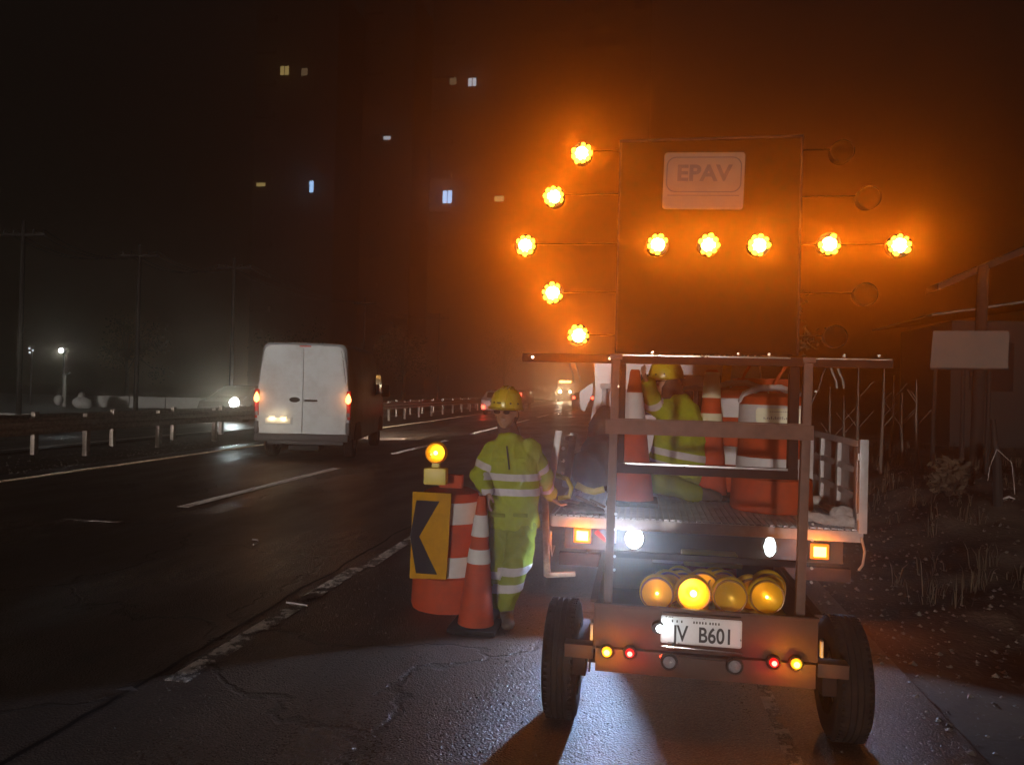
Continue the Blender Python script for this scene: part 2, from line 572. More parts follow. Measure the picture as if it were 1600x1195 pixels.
# organic forms: union of capsules / ellipsoids / lofts, voxel-remeshed into one skin
def blob(name, prims, m, parent, voxel=.012, smooth=5, wr=0., ws=9., seed=0, stretch=(1, 1, 1)):
    b = MB()
    for p in prims:
        if p[0] == 'cap':
            _, a, c, r0, r1 = p
            a, c = Vector(a), Vector(c)
            L = (c - a).length
            prof = []
            for k in range(5): prof.append((r0 * math.sin(PI / 2 * k / 4), -r0 * math.cos(PI / 2 * k / 4) / L))
            for k in range(5): prof.append((r1 * math.cos(PI / 2 * k / 4), 1 + r1 * math.sin(PI / 2 * k / 4) / L))
            prof[0] = (0, prof[0][1])
            prof[-1] = (0, prof[-1][1])
            b.lathe(prof, a, c, 16)
        elif p[0] == 'ell':
            t = MB().ball((0, 0, 0), p[2], 18, 10)
            if len(p) > 3: t.xf(Euler(p[3]).to_matrix().to_4x4())
            b.add([q + Vector(p[1]) for q in t.v], t.f)
        elif p[0] == 'loft':
            n = 22
            rings = []
            for c, rx, ry in p[1]:
                rings.append(list(range(len(b.v), len(b.v) + n)))
                for k in range(n):
                    a = 2 * PI * k / n
                    b.v.append(Vector(c) + Vector((math.cos(a) * rx, math.sin(a) * ry, 0)))
            for q, s in zip(rings, rings[1:]):
                for i in range(n):
                    j = (i + 1) % n
                    b.f.append((q[i], q[j], s[j], s[i]))
            b.f.append(tuple(reversed(rings[0])))
            b.f.append(tuple(rings[-1]))
    o = b.build(name, m, parent)
    r = o.modifiers.new('r', 'REMESH')
    r.mode = 'VOXEL'
    r.voxel_size = voxel
    s = o.modifiers.new('s', 'SMOOTH')
    s.factor = .5
    s.iterations = smooth
    dg = bpy.context.evaluated_depsgraph_get()
    me = bpy.data.meshes.new_from_object(o.evaluated_get(dg))
    o.modifiers.clear()
    old = o.data
    o.data = me
    bpy.data.meshes.remove(old)
    if wr:
        sv = Vector((seed * 3.7, seed * 1.3, seed))
        for v, nn in zip(me.vertices, [v.normal.copy() for v in me.vertices]):
            q = Vector((v.co.x * stretch[0], v.co.y * stretch[1], v.co.z * stretch[2])) * ws
            f = 1 - abs(noise.noise(q + sv)) * 2.4
            f += .5 * (1 - abs(noise.noise(q * 2.3 + sv)) * 2.4)
            v.co += nn * (f * wr)
    me.polygons.foreach_set('use_smooth', [True] * len(me.polygons))
    return o
def band(src, p, axis, hw, maxd, parent, name='reflective_band', m='tape', off=.004, zcond=None):
    O = Vector((0, 0, 0))
    q = src
    while q is not None:
        if q.name in ORG: O = ORG[q.name]
        q = q.parent
    bm = bmesh.new()
    bm.from_mesh(src.data)
    p = Vector(p) - O
    ax = Vector(axis).normalized()
    far = [f for f in bm.faces if (f.calc_center_median() - p).length > maxd + .05]
    bmesh.ops.delete(bm, geom=far, context='FACES')
    for s in (1, -1):
        bmesh.ops.bisect_plane(bm, geom=bm.verts[:] + bm.edges[:] + bm.faces[:], plane_co=p + ax * hw * s, plane_no=ax * s, clear_outer=True)
    bad = [f for f in bm.faces if (f.calc_center_median() - p).length > maxd or (zcond and not zcond(f.calc_center_median() + O))]
    bmesh.ops.delete(bm, geom=bad, context='FACES')
    bm.normal_update()
    for v in bm.verts: v.co += v.normal * off
    me = bpy.data.meshes.new(name)
    bm.to_mesh(me)
    bm.free()
    me.polygons.foreach_set('use_smooth', [True] * len(me.polygons))
    me.materials.clear()
    me.materials.append(M[m])
    o = bpy.data.objects.new(name, me)
    COL.objects.link(o)
    o.parent = parent
    return o

# ============================================================ GROUND AND ROAD
def hgt(x, y):
    h = -.03
    if x > 1.5:
        t = min(1, max(0, (x - 2.0) / 2.6))
        t = t * t * (3 - 2 * t)
        s = min(1, max(0, (y - 5.0) / 6.0))
        s = s * s * (3 - 2 * s)
        h += t * (.08 + .46 * s)
        k = min(1, (x - 1.5) / 1.2)
        h += k * (.07 * noise.noise(Vector((x * 1.1, y * 1.0, 1))) + .045 * noise.noise(Vector((x * 3.1, y * 2.8, 4))) + .018 * noise.noise(Vector((x * 9, y * 9, 4))))
        if x > 9: h += (x - 9) * .05
    if x < -10.1:
        k = min(1, (-10.1 - x) / .8)
        h += k * (.05 * noise.noise(Vector((x * 1.3, y * 1.0, 7))) + .03 * noise.noise(Vector((x * 4, y * 4, 2))))
        if -17.2 < x < -12.9: h = -.05
    return h
def seq(brk):
    out = []
    for a, b, st in brk:
        n = max(1, round((b - a) / st))
        out += [a + (b - a) * i / n for i in range(n)]
    out.append(brk[-1][1])
    return out
xs = seq([(-140, -30, 8), (-30, -17, 1.2), (-17, -10, .35), (-10, 1.4, 2.2), (1.4, 7, .11), (7, 14, .5), (14, 30, 2), (30, 140, 10)])
ys = seq([(-7.8, 2, .6), (2, 14, .13), (14, 26, .5), (26, 60, 2), (60, 280, 12)])
g = MB()
g.v = [Vector((x, y, hgt(x, y))) for y in ys for x in xs]
nx = len(xs)
g.f = [(j * nx + i, j * nx + i + 1, (j + 1) * nx + i + 1, (j + 1) * nx + i) for j in range(len(ys) - 1) for i in range(nx - 1)]
props(g.build('ground', 'dirt', ang=80), kind='structure')
rd = MB()
rd.box(-10.15, 1.55, -7.8, 279, -.25, 0)
props(rd.build('road', 'asphalt'), kind='structure')
r2 = MB()
r2.box(-22, -13.1, -7.8, 279, -.25, .0)
props(r2.build('far_carriageway', 'asphalt'), kind='structure')
yd = MB()
yd.box(-60, -24.0, 28, 60, -.25, .06)
props(yd.build('yard', 'concrete'), kind='structure')

def strip(name, x, w_, y0, y1, m, z=.004, th=.003, ribs=True):
    """painted line: thin sheet with raised cross ribs added to catch grazing light"""
    s = MB()
    s.box(x - w_ / 2, x + w_ / 2, y0, y1, z - th + .001, z + .001)
    if ribs:  # added ribs: their upright faces brighten the line under low light
        y = max(y0, 2.0)
        while y < min(y1, 75) - .03:
            st = (.055 if ribs == 1 else .017) + .004 * max(0, y - 8)
            h = .0075 if ribs == 1 else .0022
            s.add([(x - w_ / 2, y, z), (x + w_ / 2, y, z), (x + w_ / 2, y, z + h), (x - w_ / 2, y, z + h), (x + w_ / 2, y + st * .45, z + .0008), (x - w_ / 2, y + st * .45, z + .0008)],
                  [(0, 1, 2, 3), (3, 2, 4, 5)])
            y += st
    return props(s.build(name, m, ang=20), kind='structure')
strip('edge_line', -9.5, .17, -7, 270, 'painty')
strip('far_edge_line', -13.5, .12, -7, 270, 'paint', ribs=False)
for k in range(-1, 14):
    strip('lane_dash', -5.66, .16, 8.9 + 8.45 * k, 13.9 + 8.45 * k, 'paint')
strip('worn_line', -2.40, .13, 3.75, 6.5, 'paintworn', ribs=2)
strip('worn_line', -2.33, .11, 6.5, 16, 'paintworn', ribs=2)
strip('old_line', .70, .07, 2.2, 30, 'paintfaint', ribs=2)
s = MB().box(-6.4, -5.7, 7.72, 7.80, .002, .005)
props(s.build('old_mark', 'paintworn'), kind='structure')
# dark joint between the two paving lanes
jt = MB()
pts = [(-2.56 + .05 * noise.noise(Vector((0, y * 1.7, 3))) + .02 * noise.noise(Vector((0, y * 6, 3))), y) for y in [1 + i * .12 for i in range(120)]]
for (xa, ya), (xb, yb) in zip(pts, pts[1:]):
    wj = .012 + .008 * noise.noise(Vector((ya * 3, 0, 0)))
    jt.add([(xa - wj, ya, .0025), (xa + wj, ya, .0025), (xb + wj, yb, .0025), (xb - wj, yb, .0025)], [(0, 1, 2, 3)])
M['tar'] = mat('tar joint', (.012, .010, .009), .5, 0, .2, 20)
props(jt.build('paving_joint', 'tar'), kind='structure')

# loose stones on the asphalt and verge
def stones(name, n, area, smin, smax, dens=None):
    b = MB()
    for _ in range(n):
        x = random.uniform(area[0], area[1])
        y = random.uniform(area[2], area[3])
        if dens and not dens(x, y): continue
        z = hgt(x, y) if x > 1.55 or x < -10.15 else 0
        r = random.uniform(smin, smax) * random.uniform(.5, 1)
        k = 5
        top = (x + random.uniform(-.3, .3) * r, y, z + r * random.uniform(.6, 1.1))
        ring = [(x + math.cos(2 * PI * i / k) * r * random.uniform(.7, 1.2), y + math.sin(2 * PI * i / k) * r * random.uniform(.7, 1.2), z + r * random.uniform(.05, .3)) for i in range(k)]
        b.add([top] + ring + [(x, y, z - .2 * r)], [(0, i + 1, (i + 1) % k + 1) for i in range(k)] + [(k + 1, (i + 1) % k + 1, i + 1) for i in range(k)])
    return props(b.build(name, 'stone', ang=10), 'small loose stones scattered over the asphalt and the dirt verge', 'gravel', kind='stuff')
stones('gravel', 5200, (-2.6, 1.9, 2.0, 6.5), .003, .009)
stones('gravel', 4500, (1.4, 7, 2.2, 14), .006, .03)
stones('gravel', 1500, (-12.5, -10, 6, 20), .01, .035)

# dry weeds on the right bank
wd = MB()
for _ in range(900):
    cx_, cy_ = random.uniform(2.2, 9), random.uniform(3, 18)
    if noise.noise(Vector((cx_ * .8, cy_ * .8, 0))) < .02: continue
    z = hgt(cx_, cy_)
    for _k in range(8):
        a = random.uniform(0, 2 * PI)
        L = random.uniform(.05, .26)
        bx, by = cx_ + random.gauss(0, .05), cy_ + random.gauss(0, .05)
        t = Vector((math.cos(a), math.sin(a), 0)) * L * random.uniform(.2, .7)
        wv = Vector((-math.sin(a), math.cos(a), 0)) * .004
        p0 = Vector((bx, by, z - .01))
        p1 = p0 + t * .4 + Vector((0, 0, L * .7))
        p2 = p0 + t + Vector((0, 0, L))
        wd.add([p0 - wv, p0 + wv, p1 + wv, p1 - wv, p2], [(0, 1, 2, 3), (3, 2, 4)])
props(wd.build('dry_grass', 'drygrass', smooth=False), 'sparse dry grass tufts on the dirt bank right of the road', 'grass', kind='stuff')

# ============================================================ GUARD RAILS
def guard_rail(X, y0, y1, label, face):
    t = thing('guard_rail', label, 'guard rail', (X, y0, 0), world=True, group='guard rails between the carriageways')
    prof = [(0, .50), (.0, .53), (.035, .56), (.035, .61), (.0, .64), (.0, .66), (.035, .69), (.035, .74), (.0, .77), (.0, .80)]
    y = y0
    sec = post = None
    while y < y1:
        if sec is None:
            b = MB()
            pf = [(X + face * p[0], p[1]) for p in prof] + [(X + face * (p[0] - .006), p[1]) for p in reversed(prof)]
            b.prism(pf, 'y', y, y + 4.02)
            for zz in (.585, .715):
                b.cyl((X + face * .036, y + .1, zz), (X + face * .046, y + .1, zz), .014, n=8)
            sec = b.build('rail_beam', 'galv', t)
        else:
            c = sec.copy(); COL.objects.link(c); c.parent = t; c.location = (0, y - y0, 0)
        y += 4.0
    y = y0 + .6
    i = 0
    while y < y1:
        if post is None:
            post = MB().box(X - face * .16, X - face * .06, y - .06, y + .06, -.2, .86, .006).build('post', 'concrete' if 0 else 'galv', t)
            bk = MB().box(X - face * .058, X - face * .004, y - .05, y + .05, .56, .74, .004).build('spacer_block', 'galv', t)
            rf = MB().box(X + face * .036, X + face * .05, y - .02, y + .06, .63, .68, .004).build('reflector', 'retro', t)
            yp = y
        else:
            for s_ in (post, bk) + ((rf,) if i % 2 == 0 else ()):
                c = s_.copy(); COL.objects.link(c); c.parent = t; c.location = (0, y - yp, 0)
        i += 1
        y += 2.45
    return t
guard_rail(-11.3, 4, 55, 'near galvanised guard rail with pale posts along the left road edge', 1)
guard_rail(-12.75, 4, 62, 'second guard rail standing just behind the near rail on the left', -1)

# ============================================================ ARROW BOARD TRAILER
LX0, LX1 = -.14, .72          # tub sides at the rear
YR = 3.45
tr = thing('arrow_board_trailer', 'two wheeled red brown trailer carrying a lit amber arrow board and a tub of lamps', 'trailer', (.3, 3.8, 0), world=True)
# tub
b = MB().box(-.18, .77, 3.45, 3.462, .465, .655, .002)
b.box(-.18, .77, 3.425, 3.4495, .645, .66, .003)
b.build('rear_panel', 'steel_paint', tr)
b = MB().box(-.18, -.168, 3.464, 4.5, .465, .65, .002).box(-.20, -.167, 3.464, 4.5, .652, .668, .003)
b.build('side_panel', 'steel_paint', tr)
b = MB().box(.757, .77, 3.464, 4.5, .465, .65, .002).box(.757, .79, 3.464, 4.5, .652, .668, .003)
b.build('side_panel', 'steel_paint', tr)
MB().box(-.166, .756, 4.485, 4.5, .465, .66, .002).build('front_panel', 'steel_paint', tr)
MB().box(-.166, .756, 3.464, 4.484, .45, .462, .002).build('tub_floor', 'darksteel', tr)
# lamp bar below the plate
b = MB().box(-.17, .76, 3.43, 3.47, .36, .462, .004)
b.build('lamp_bar', 'steel_paint', tr)
# axle and wheel brackets
b = MB().bar((-.34, 3.8, .30), (.94, 3.8, .30), .05, .05)
b.build('axle', 'darksteel', tr)
for x0, x1 in ((-.31, -.183), (.773, .90)):
    c = MB().box(x0, x1, 3.46, 3.52, .40, .455, .004).box(min(x0, x1), max(x0, x1), 3.452, 3.53, .456, .462, .001)
    c.build('fender_bracket', 'steel_paint', tr)
    MB().box((x0 + x1) / 2 - .03, (x0 + x1) / 2 + .03, 3.52, 4.1, .30, .39, .004).build('leaf_spring', 'darksteel', tr)
b = MB().bar((-.15, 4.5, .42), (.26, 5.2, .42), .05, .07).bar((.74, 4.5, .42), (.34, 5.2, .42), .05, .07).bar((.3, 5.15, .42), (.3, 5.45, .42), .06, .06)
b.build('draw_bar', 'darksteel', tr)
MB().box(.27, .33, 5.45, 5.70, .39, .44, .004).build('hitch', 'darksteel', tr)
# wheels
def wheel(parent, cx_, cy_, r, wdt, side, tread=True, name='wheel', hub='rim', z0=0.):
    cz = r + z0
    prof = [(r * .60, 0.04), (r * .78, 0), (r * .93, .05), (r * .985, .16)]
    for k in range(4):
        a = .18 + .16 * k
        prof += [(r, a + .01), (r, a + .12), (r * .975, a + .125), (r * .975, a + .155)]
    prof += [(r, .83), (r * .985, .86), (r * .93, .95), (r * .78, 1), (r * .60, .96)]
    p0, p1 = (cx_ - wdt / 2, cy_, cz), (cx_ + wdt / 2, cy_, cz)
    wt = MB().lathe(prof, p0, p1, 48).build(name, 'rubber', parent, ang=50)
    if tread:
        t = MB()
        for i in range(60):
            a = 2 * PI * i / 60
            for sx in (-1, 1):
                tt = MB().box(sx * wdt * .30 - wdt * .09, sx * wdt * .30 + wdt * .09, -.006, .006, r * .985, r * 1.003)
                tt.xf(Matrix.Translation((cx_, cy_, cz)) @ Matrix.Rotation(a, 4, 'X'))
                t.add(tt.v, tt.f)
        o = t.build('tread_block', 'rubber', wt, smooth=False)
        o['kind'] = 'stuff'
    x = cx_ + side * wdt * .36
    d = -side
    rb = MB().lathe([(0, .35), (r * .16, .35), (r * .2, .0), (r * .42, .1), (r * .50, .35), (r * .60, .0), (r * .63, -.05), (r * .60, .8), (0, .85)],
                    (x, cy_, cz), (x + d * wdt * .6, cy_, cz), 28)
    for i in range(5):
        a = 2 * PI * i / 5
        rb.cyl((x + side * .01, cy_ + math.cos(a) * r * .3, cz + math.sin(a) * r * .3), (x - side * .02, cy_ + math.cos(a) * r * .3, cz + math.sin(a) * r * .3), .012, n=6)
    rb.build('rim', hub, wt)
    return wt
wheel(tr, -.345, 3.8, .282, .165, -1)
wheel(tr, .965, 3.84, .282, .165, 1)
# outer posts
for x, nm in ((-.125, 0), (.70, 1)):
    b = MB().bar((x, 3.5, .47), (x + .015, 3.5, 1.74), .038, .04, .004, up=(0, 1, 0))
    b.box(x - .012, x + .042, 3.472, 3.528, 1.742, 1.765, .003)
    b.build('mast_post', 'post', tr)
for x in (-.125, .715):
    c = MB()
    for z in (.80, .86, .98, 1.05, 1.62):
        c.cyl((x + .028 * (1 if x > .3 else 1), 3.47, z), (x + .028, 3.482, z), .006, n=8)
    c.build('bolt_row', 'bolt', tr)
# cross bars
b = MB().box(-.15, .738, 3.462, 3.474, 1.408, 1.4725, .002)
b.build('cross_bar', 'post', tr)
b = MB().box(-.13, .72, 3.53, 3.56, .845, .872, .002)
b.build('cross_bar', 'darksteel', tr)
# inner sliding frame that carries the board
for x in (-.088, .668):
    MB().box(x - .021, x + .021, 3.53, 3.575, 1.23, 1.735, .003).build('board_frame_upright', 'darksteel', tr)
MB().box(-.108, .690, 3.528, 3.58, 1.228, 1.275, .003).build('board_frame_rail', 'darksteel', tr)
MB().box(-.54, 1.06, 3.49, 3.53, 1.725, 1.765, .003).build('board_support_rail', 'darksteel', tr)
MB().box(-.062, .645, 3.522, 3.5275, 1.268, 1.2765, .001).build('highlight_strip', 'bolt', tr)  # bright strip added as a highlight line along the frame rail's top edge
MB().box(-.10, .69, 3.455, 3.4615, 1.4735, 1.479, .001).build('edge_highlight', 'post', tr)  # weaker highlight line added along the cross bar's top edge
MB().box(-.09, .64, 3.484, 3.4895, 1.758, 1.764, .001).build('highlight_strip', 'bolt', tr)  # added highlight lines on the support rail, here and below
MB().box(.72, 1.055, 3.484, 3.4895, 1.758, 1.763, .001).build('highlight_strip', 'galv', tr)
b = MB()
for x in (-.49, -.14, .05, .42, .55, .86, 1.0):
    b.cyl((x, 3.482, 1.775 if x > 0 else 1.745), (x, 3.489, 1.775 if x > 0 else 1.745), .007, n=8)
b.build('bolt_row', 'bolt', tr)
# hanging hooks
for x in (-.31, .825):
    for dx in (-.012, .016):
        MB().tube([(x + dx, 3.51, 1.722), (x + dx + .006, 3.505, 1.70), (x + dx + .018, 3.50, 1.67), (x + dx + .024, 3.50, 1.635)], .005, 6).build('hanging_hook', 'bolt', tr)
MB().tube([(.79, 3.51, 1.72), (.775, 3.5, 1.69), (.765, 3.5, 1.64), (.73, 3.5, 1.56)], .004, 6).build('cable', 'wire', tr)
MB().tube([(-.2, 3.5, .45), (-.195, 3.49, .40), (-.2, 3.5, .33)], .004, 6).build('safety_chain', 'darksteel', tr)
# board
MB().box(-.118, .675, 3.50, 3.525, 1.772, 2.735, .003).build('centre_panel', 'black', tr)
MB().box(-.118, .675, 3.492, 3.4995, 2.722, 2.735, .001).box(-.118, -.108, 3.492, 3.4995, 1.772, 2.722, .001).box(.665, .675, 3.492, 3.4995, 1.772, 2.722, .001).build('panel_edge', 'darksteel', tr)
for pts, x_in in ((((908, 236), (864, 304), (819, 381), (862, 456), (903, 523)), -.12), (((1320, 232), (1362, 305), (1410, 381), (1357, 458), (1309, 525)), .675)):
    for p in pts:
        q = at(*p, 3.52)
        MB().bar((x_in, 3.53, q.z), (q.x, 3.53, q.z), .005, .006, .001, up=(0, 1, 0)).build('lamp_arm', 'black', tr)
# EPAV sticker
tilt = R(1.2)
def plate_poly(x0, x1, z0, z1, r=.012, n=4):
    pts = []
    for cx_, cz_, a0 in ((x1 - r, z1 - r, 0), (x0 + r, z1 - r, 90), (x0 + r, z0 + r, 180), (x1 - r, z0 + r, 270)):
        for k in range(n + 1):
            a = R(a0 + 90 * k / n)
            pts.append((cx_ + r * math.cos(a), cz_ + r * math.sin(a)))
    return pts
def ringf(b, outer, inner, y0, y1):
    n = len(outer)
    b.add([(p[0], y0, p[1]) for p in outer] + [(p[0], y0, p[1]) for p in inner] + [(p[0], y1, p[1]) for p in outer] + [(p[0], y1, p[1]) for p in inner],
          [(i, (i + 1) % n, (i + 1) % n + n, i + n) for i in range(n)] + [(i, i + 2 * n, (i + 1) % n + 2 * n, (i + 1) % n) for i in range(n)]
          + [(i + n, (i + 1) % n + n, (i + 1) % n + 3 * n, i + 3 * n) for i in range(n)])
epm = Matrix.Translation((.255, 0, 2.542)) @ Matrix.Rotation(tilt, 4, 'Y') @ Matrix.Translation((-.255, 0, -2.542))
b = MB().prism(plate_poly(.08, .43, 2.415, 2.668, .014), 'y', 3.494, 3.4985).xf(epm)
st = b.build('company_sticker', 'sticker', tr, smooth=False)
b = MB()
ringf(b, plate_poly(.092, .418, 2.49, 2.648, .04, 6), plate_poly(.097, .413, 2.495, 2.643, .036, 6), 3.492, 3.4938)
b.box(.10, .41, 3.492, 3.4938, 2.474, 2.478)
b.xf(epm).build('sticker_outline', 'stickerink', st, smooth=False)
text('EPAV', .098, 'stickerink', st, epm @ face_y(.255, 3.4925, 2.572), extrude=.0008, offset=.0032, spacing=1.0, xs=1.06)
# arrow lamps
AMB = (1, .20, .003)
def arrow_lamp(px, py, lit=True, miss=()):
    c = at(px, py, 3.42)
    x, z = c.x, c.z
    h = MB().lathe([(0, 1), (.046, 1), (.049, .6), (.050, .1), (.048, 0), (.046, .02), (.045, .30), (0, .32)], (x, 3.45, z), (x, 3.509, z), 28)
    h = h.build('arrow_lamp', 'blackplastic', tr)
    if lit:
        MB().lathe([(0, 0), (.030, .05), (.031, .5), (0, .55)], (x, 3.450, z), (x, 3.468, z), 20).build('led_core', 'led', h)
        n = 9
        for i in range(n):
            if i in miss: continue
            a = 2 * PI * i / n + px * .01
            pr_ = random.uniform(.0085, .0125); ro = random.uniform(.034, .039)
            MB().cyl((x + math.cos(a) * ro, 3.449, z + math.sin(a) * ro), (x + math.cos(a) * ro, 3.464, z + math.sin(a) * ro), pr_, n=10).build('led_petal', 'ledrim', h)
        light('lamp_light', 'SPOT', (x, 3.435, z), LEDW, AMB, h, .03, (0, -1, 0), 120, 1.0)
    else:
        MB().lathe([(0, 0), (.03, .1), (.045, .5), (.046, 1), (0, 1)], (x, 3.445, z), (x, 3.468, z), 24).build('lens', 'lensoff', h)
for p, ms in (((908, 236), (8,)), ((864, 304), (4,)), ((819, 381), (2,)), ((862, 456), (6,)), ((903, 523), (3, 2)), ((1028, 380), (2, 3)), ((1108, 380), (7,)),
              ((1188, 381), (0,)), ((1299, 379), (2, 0, 3)), ((1410, 381), (5,))):
    arrow_lamp(*p, True, ms)
for p in ((1320, 232), (1362, 305), (1357, 458), (1309, 525)):
    arrow_lamp(*p, False)
# plate
pl0, pl1, pz0, pz1 = .112, .455, .505, .625
pm = MB().prism(plate_poly(pl0, pl1, pz0, pz1, .010), 'y', 3.436, 3.440)
npl = pm.build('number_plate', 'plate', tr, smooth=False)
b = MB()
ringf(b, plate_poly(pl0 + .002, pl1 - .002, pz0 + .002, pz1 - .002, .009), plate_poly(pl0 + .006, pl1 - .006, pz0 + .006, pz1 - .006, .007), 3.4335, 3.4358)
b.build('plate_border', 'bolt', npl, smooth=False)
b = MB()
for x in (.158, .178, .198, .25, .262, .275, .287, .30, .318, .33, .342, .355):
    b.box(x, x + .006, 3.434, 3.4358, .598, .608)
b.build('plate_small_print', 'stickerink', npl, smooth=False)
text('JV', .098, 'platedark', npl, face_y(.196, 3.4345, .548), extrude=.0015, offset=.0012, spacing=.92, xs=.80)
text('B601', .092, 'platedark', npl, face_y(.345, 3.4345, .548), extrude=.0015, offset=.0016, spacing=1.0, xs=.78)
b = MB().box(.118, .45, 3.425, 3.446, .627, .640, .003)
b.build('plate_shield', 'steel_paint', tr)
MB().bar((.115, 3.427, .495), (.46, 3.427, .488), .012, .006).build('plate_rail', 'chrome', tr)
h = MB().lathe([(0, 1), (.026, 1), (.028, .3), (.024, 0), (0, .0)], (.098, 3.41, .573), (.098, 3.448, .573), 18).build('plate_lamp', 'blackplastic', tr)
MB().lathe([(0, 0), (.012, .1), (.017, 1), (0, 1)], (.108, 3.399, .573), (.108, 3.409, .573), 16).build('lens', 'lampwhite', h)
light('lamp_light', 'POINT', (.125, 3.385, .573), .28, (.85, .95, 1), h, .012)
for x, zz in ((.150, .432), (.425, .436)):
    h = MB().lathe([(0, 1), (.036, 1), (.038, .4), (.034, 0), (.028, .0), (.027, .25), (0, .28)], (x, 3.40, zz), (x, 3.429, zz), 24).build('round_lamp', 'blackplastic', tr)
    MB().lathe([(0, 0), (.018, .15), (.026, 1), (0, 1)], (x, 3.401, zz), (x, 3.407, zz), 20).build('lens', 'clear', h)
b = MB().tube([(.112, 3.40, .455), (.120, 3.398, .470), (.15, 3.398, .476), (.18, 3.398, .470), (.20, 3.398, .463), (.40, 3.398, .460), (.425, 3.398, .474), (.45, 3.398, .470)], .003, 6)
b.build('lamp_guard_wire', 'chrome', tr)
def marker(px, py, mcore, mrim, col, e, r=.022):
    c = at(px, py, 3.40)
    h = MB().lathe([(0, 1), (.030, 1), (.031, .3), (.026, 0), (.024, .3), (0, .3)], (c.x, 3.405, c.z), (c.x, 3.4295, c.z), 20).build('tail_light', 'blackplastic', tr)
    MB().lathe([(0, 0), (r * .95, .3), (r, 1), (0, 1)], (c.x, 3.400, c.z), (c.x, 3.412, c.z), 20).build('lens', mrim, h)
    MB().ball((c.x, 3.397, c.z), (r * .60, .004, r * .60)).build('bulb_glow', mcore, h)
    light('lamp_light', 'POINT', (c.x, 3.375, c.z), e, col, h, .02)
marker(948, 1019, 'lampamber2', 'markerrim', (1, .42, .01), 1.6)
marker(984, 1021, 'lampred', 'lampredrim', (1, .008, .006), .9, .019)
marker(1210, 1036, 'lampred', 'lampredrim', (1, .008, .006), .9, .019)
marker(1245, 1038, 'lampamber2', 'markerrim', (1, .42, .01), 1.6)
for x, s_ in ((-.19, -1), (.785, 1)):
    MB().box(x - .006, x + .006, 3.44, 3.47, .49, .56, .002).build('side_reflector', 'retro', tr)

# ============================================================ WARNING LAMPS HEAPED IN THE TUB
GL = 'amber warning lamps heaped in the trailer tub'
def warning_lamp(loc, label, lit=0, rx=0., rz=0., rr=.078, group=GL, post=False):
    t = thing('warning_lamp', label, 'warning lamp', loc, group, rot=(rx, 0, rz))
    # disc-shaped lens head facing -Y, small housing underneath
    f = MB().lathe([(0, .95), (rr * .30, .72), (rr * .62, .42), (rr * .86, .12)], (0, -.040, 0), (0, -.010, 0), 40)
    f.build('reflector', 'amberface', t)
    MB().lathe([(rr * .85, .0), (rr * .87, -.25), (rr * .92, -.3), (rr * .95, 0), (rr * .95, 1), (rr * .85, 1)], (0, -.040, 0), (0, -.020, 0), 40).build('lens_rim', 'amberrimdark', t)
    MB().lathe([(rr * .95, 0), (rr * 1.02, .15), (rr * 1.03, .5), (rr * 1.02, .85), (rr * .95, 1)], (0, -.028, 0), (0, .020, 0), 32).build('lens_ring', 'amberring', t)
    bk = MB().lathe([(0, 0), (rr * .45, .05), (rr * .78, .25), (rr * .9, .6), (rr * .93, 1)], (0, .052, 0), (0, .020, 0), 28)
    bk.build('lens', 'amber', t)
    g_ = MB()
    g_.box(-.028, .028, -.03, .03, -rr - .03, -rr + .004, .006)
    g_.box(-.082, .082, -.05, .05, -rr - .15, -rr - .03, .016)
    g_.build('lamp_housing', 'lampbody', t)
    if lit:
        MB().ball((0, -.030, 0), .016 if lit > .2 else .007).build('bulb', 'bulb', t)
        light('lamp_light', 'POINT', (0, -.062, 0), lit, (1, .55, .10), t, .012)
    return t
heap = [
    ((1027, 924), 3.56, 'leftmost amber lamp in the front row of the trailer tub', 0.04),
    ((1082, 925), 3.55, 'lit amber lamp in the front row, second from the left in the trailer tub', .75),
    ((1140, 928), 3.55, 'third amber lamp from the left in the front row of the trailer tub', 0),
    ((1196, 930), 3.55, 'rightmost amber lamp in the front row of the trailer tub', 0.03),
    ((1042, 916), 3.72, 'amber lamp behind the leftmost front lamp in the trailer tub', 0),
    ((1066, 917), 3.76, 'amber lamp peeping between the first and the lit front lamp', 0),
    ((1099, 915), 3.72, 'amber lamp just behind and right of the lit front lamp', .05),
    ((1128, 917), 3.73, 'amber lamp behind the gap before the third front lamp', 0),
    ((1170, 924), 3.70, 'amber lamp between and behind the third and rightmost front lamps', .05),
    ((1199, 917), 3.68, 'amber lamp leaning behind the rightmost front lamp', 0),
    ((1062, 909), 3.92, 'topmost amber lamp at the back left of the heap in the tub', 0),
    ((1118, 911), 3.92, 'amber lamp at the back middle of the heap below the orange box', 0),
]
for i, (p, Y, lb, lit) in enumerate(heap):
    c = at(p[0], p[1], Y)
    t = warning_lamp(c, lb, lit, R(random.uniform(-6, 6)), R(random.uniform(-14, 14)) if i > 3 else R((-3, 4, -2, 3)[i]))
# orange case behind the lamps
t = thing('battery_case', 'orange plastic case with pale lid handles behind the heap of amber lamps', 'case', at(1100, 905, 4.15), world=True)
c = at(1110, 895, 4.15)
b = MB().box(c.x - .115, c.x + .13, 4.12, 4.38, .47, c.z + .035, .012)
b.build('case_body', 'orange', t)
zt = c.z + .04
MB().box(c.x - .14, c.x + .155, 4.10, 4.40, zt, zt + .03, .008).build('lid', 'lampbody', t)
MB().tube([(c.x - .02, 4.098, zt + .032), (c.x - .015, 4.095, zt + .058), (c.x + .03, 4.095, zt + .058), (c.x + .035, 4.098, zt + .032)], .007, 8).build('handle', 'truckpaint', t)
MB().box(c.x - .30, c.x - .143, 4.12, 4.16, zt + .004, zt + .022, .004).build('clamp', 'truckpaint', t)

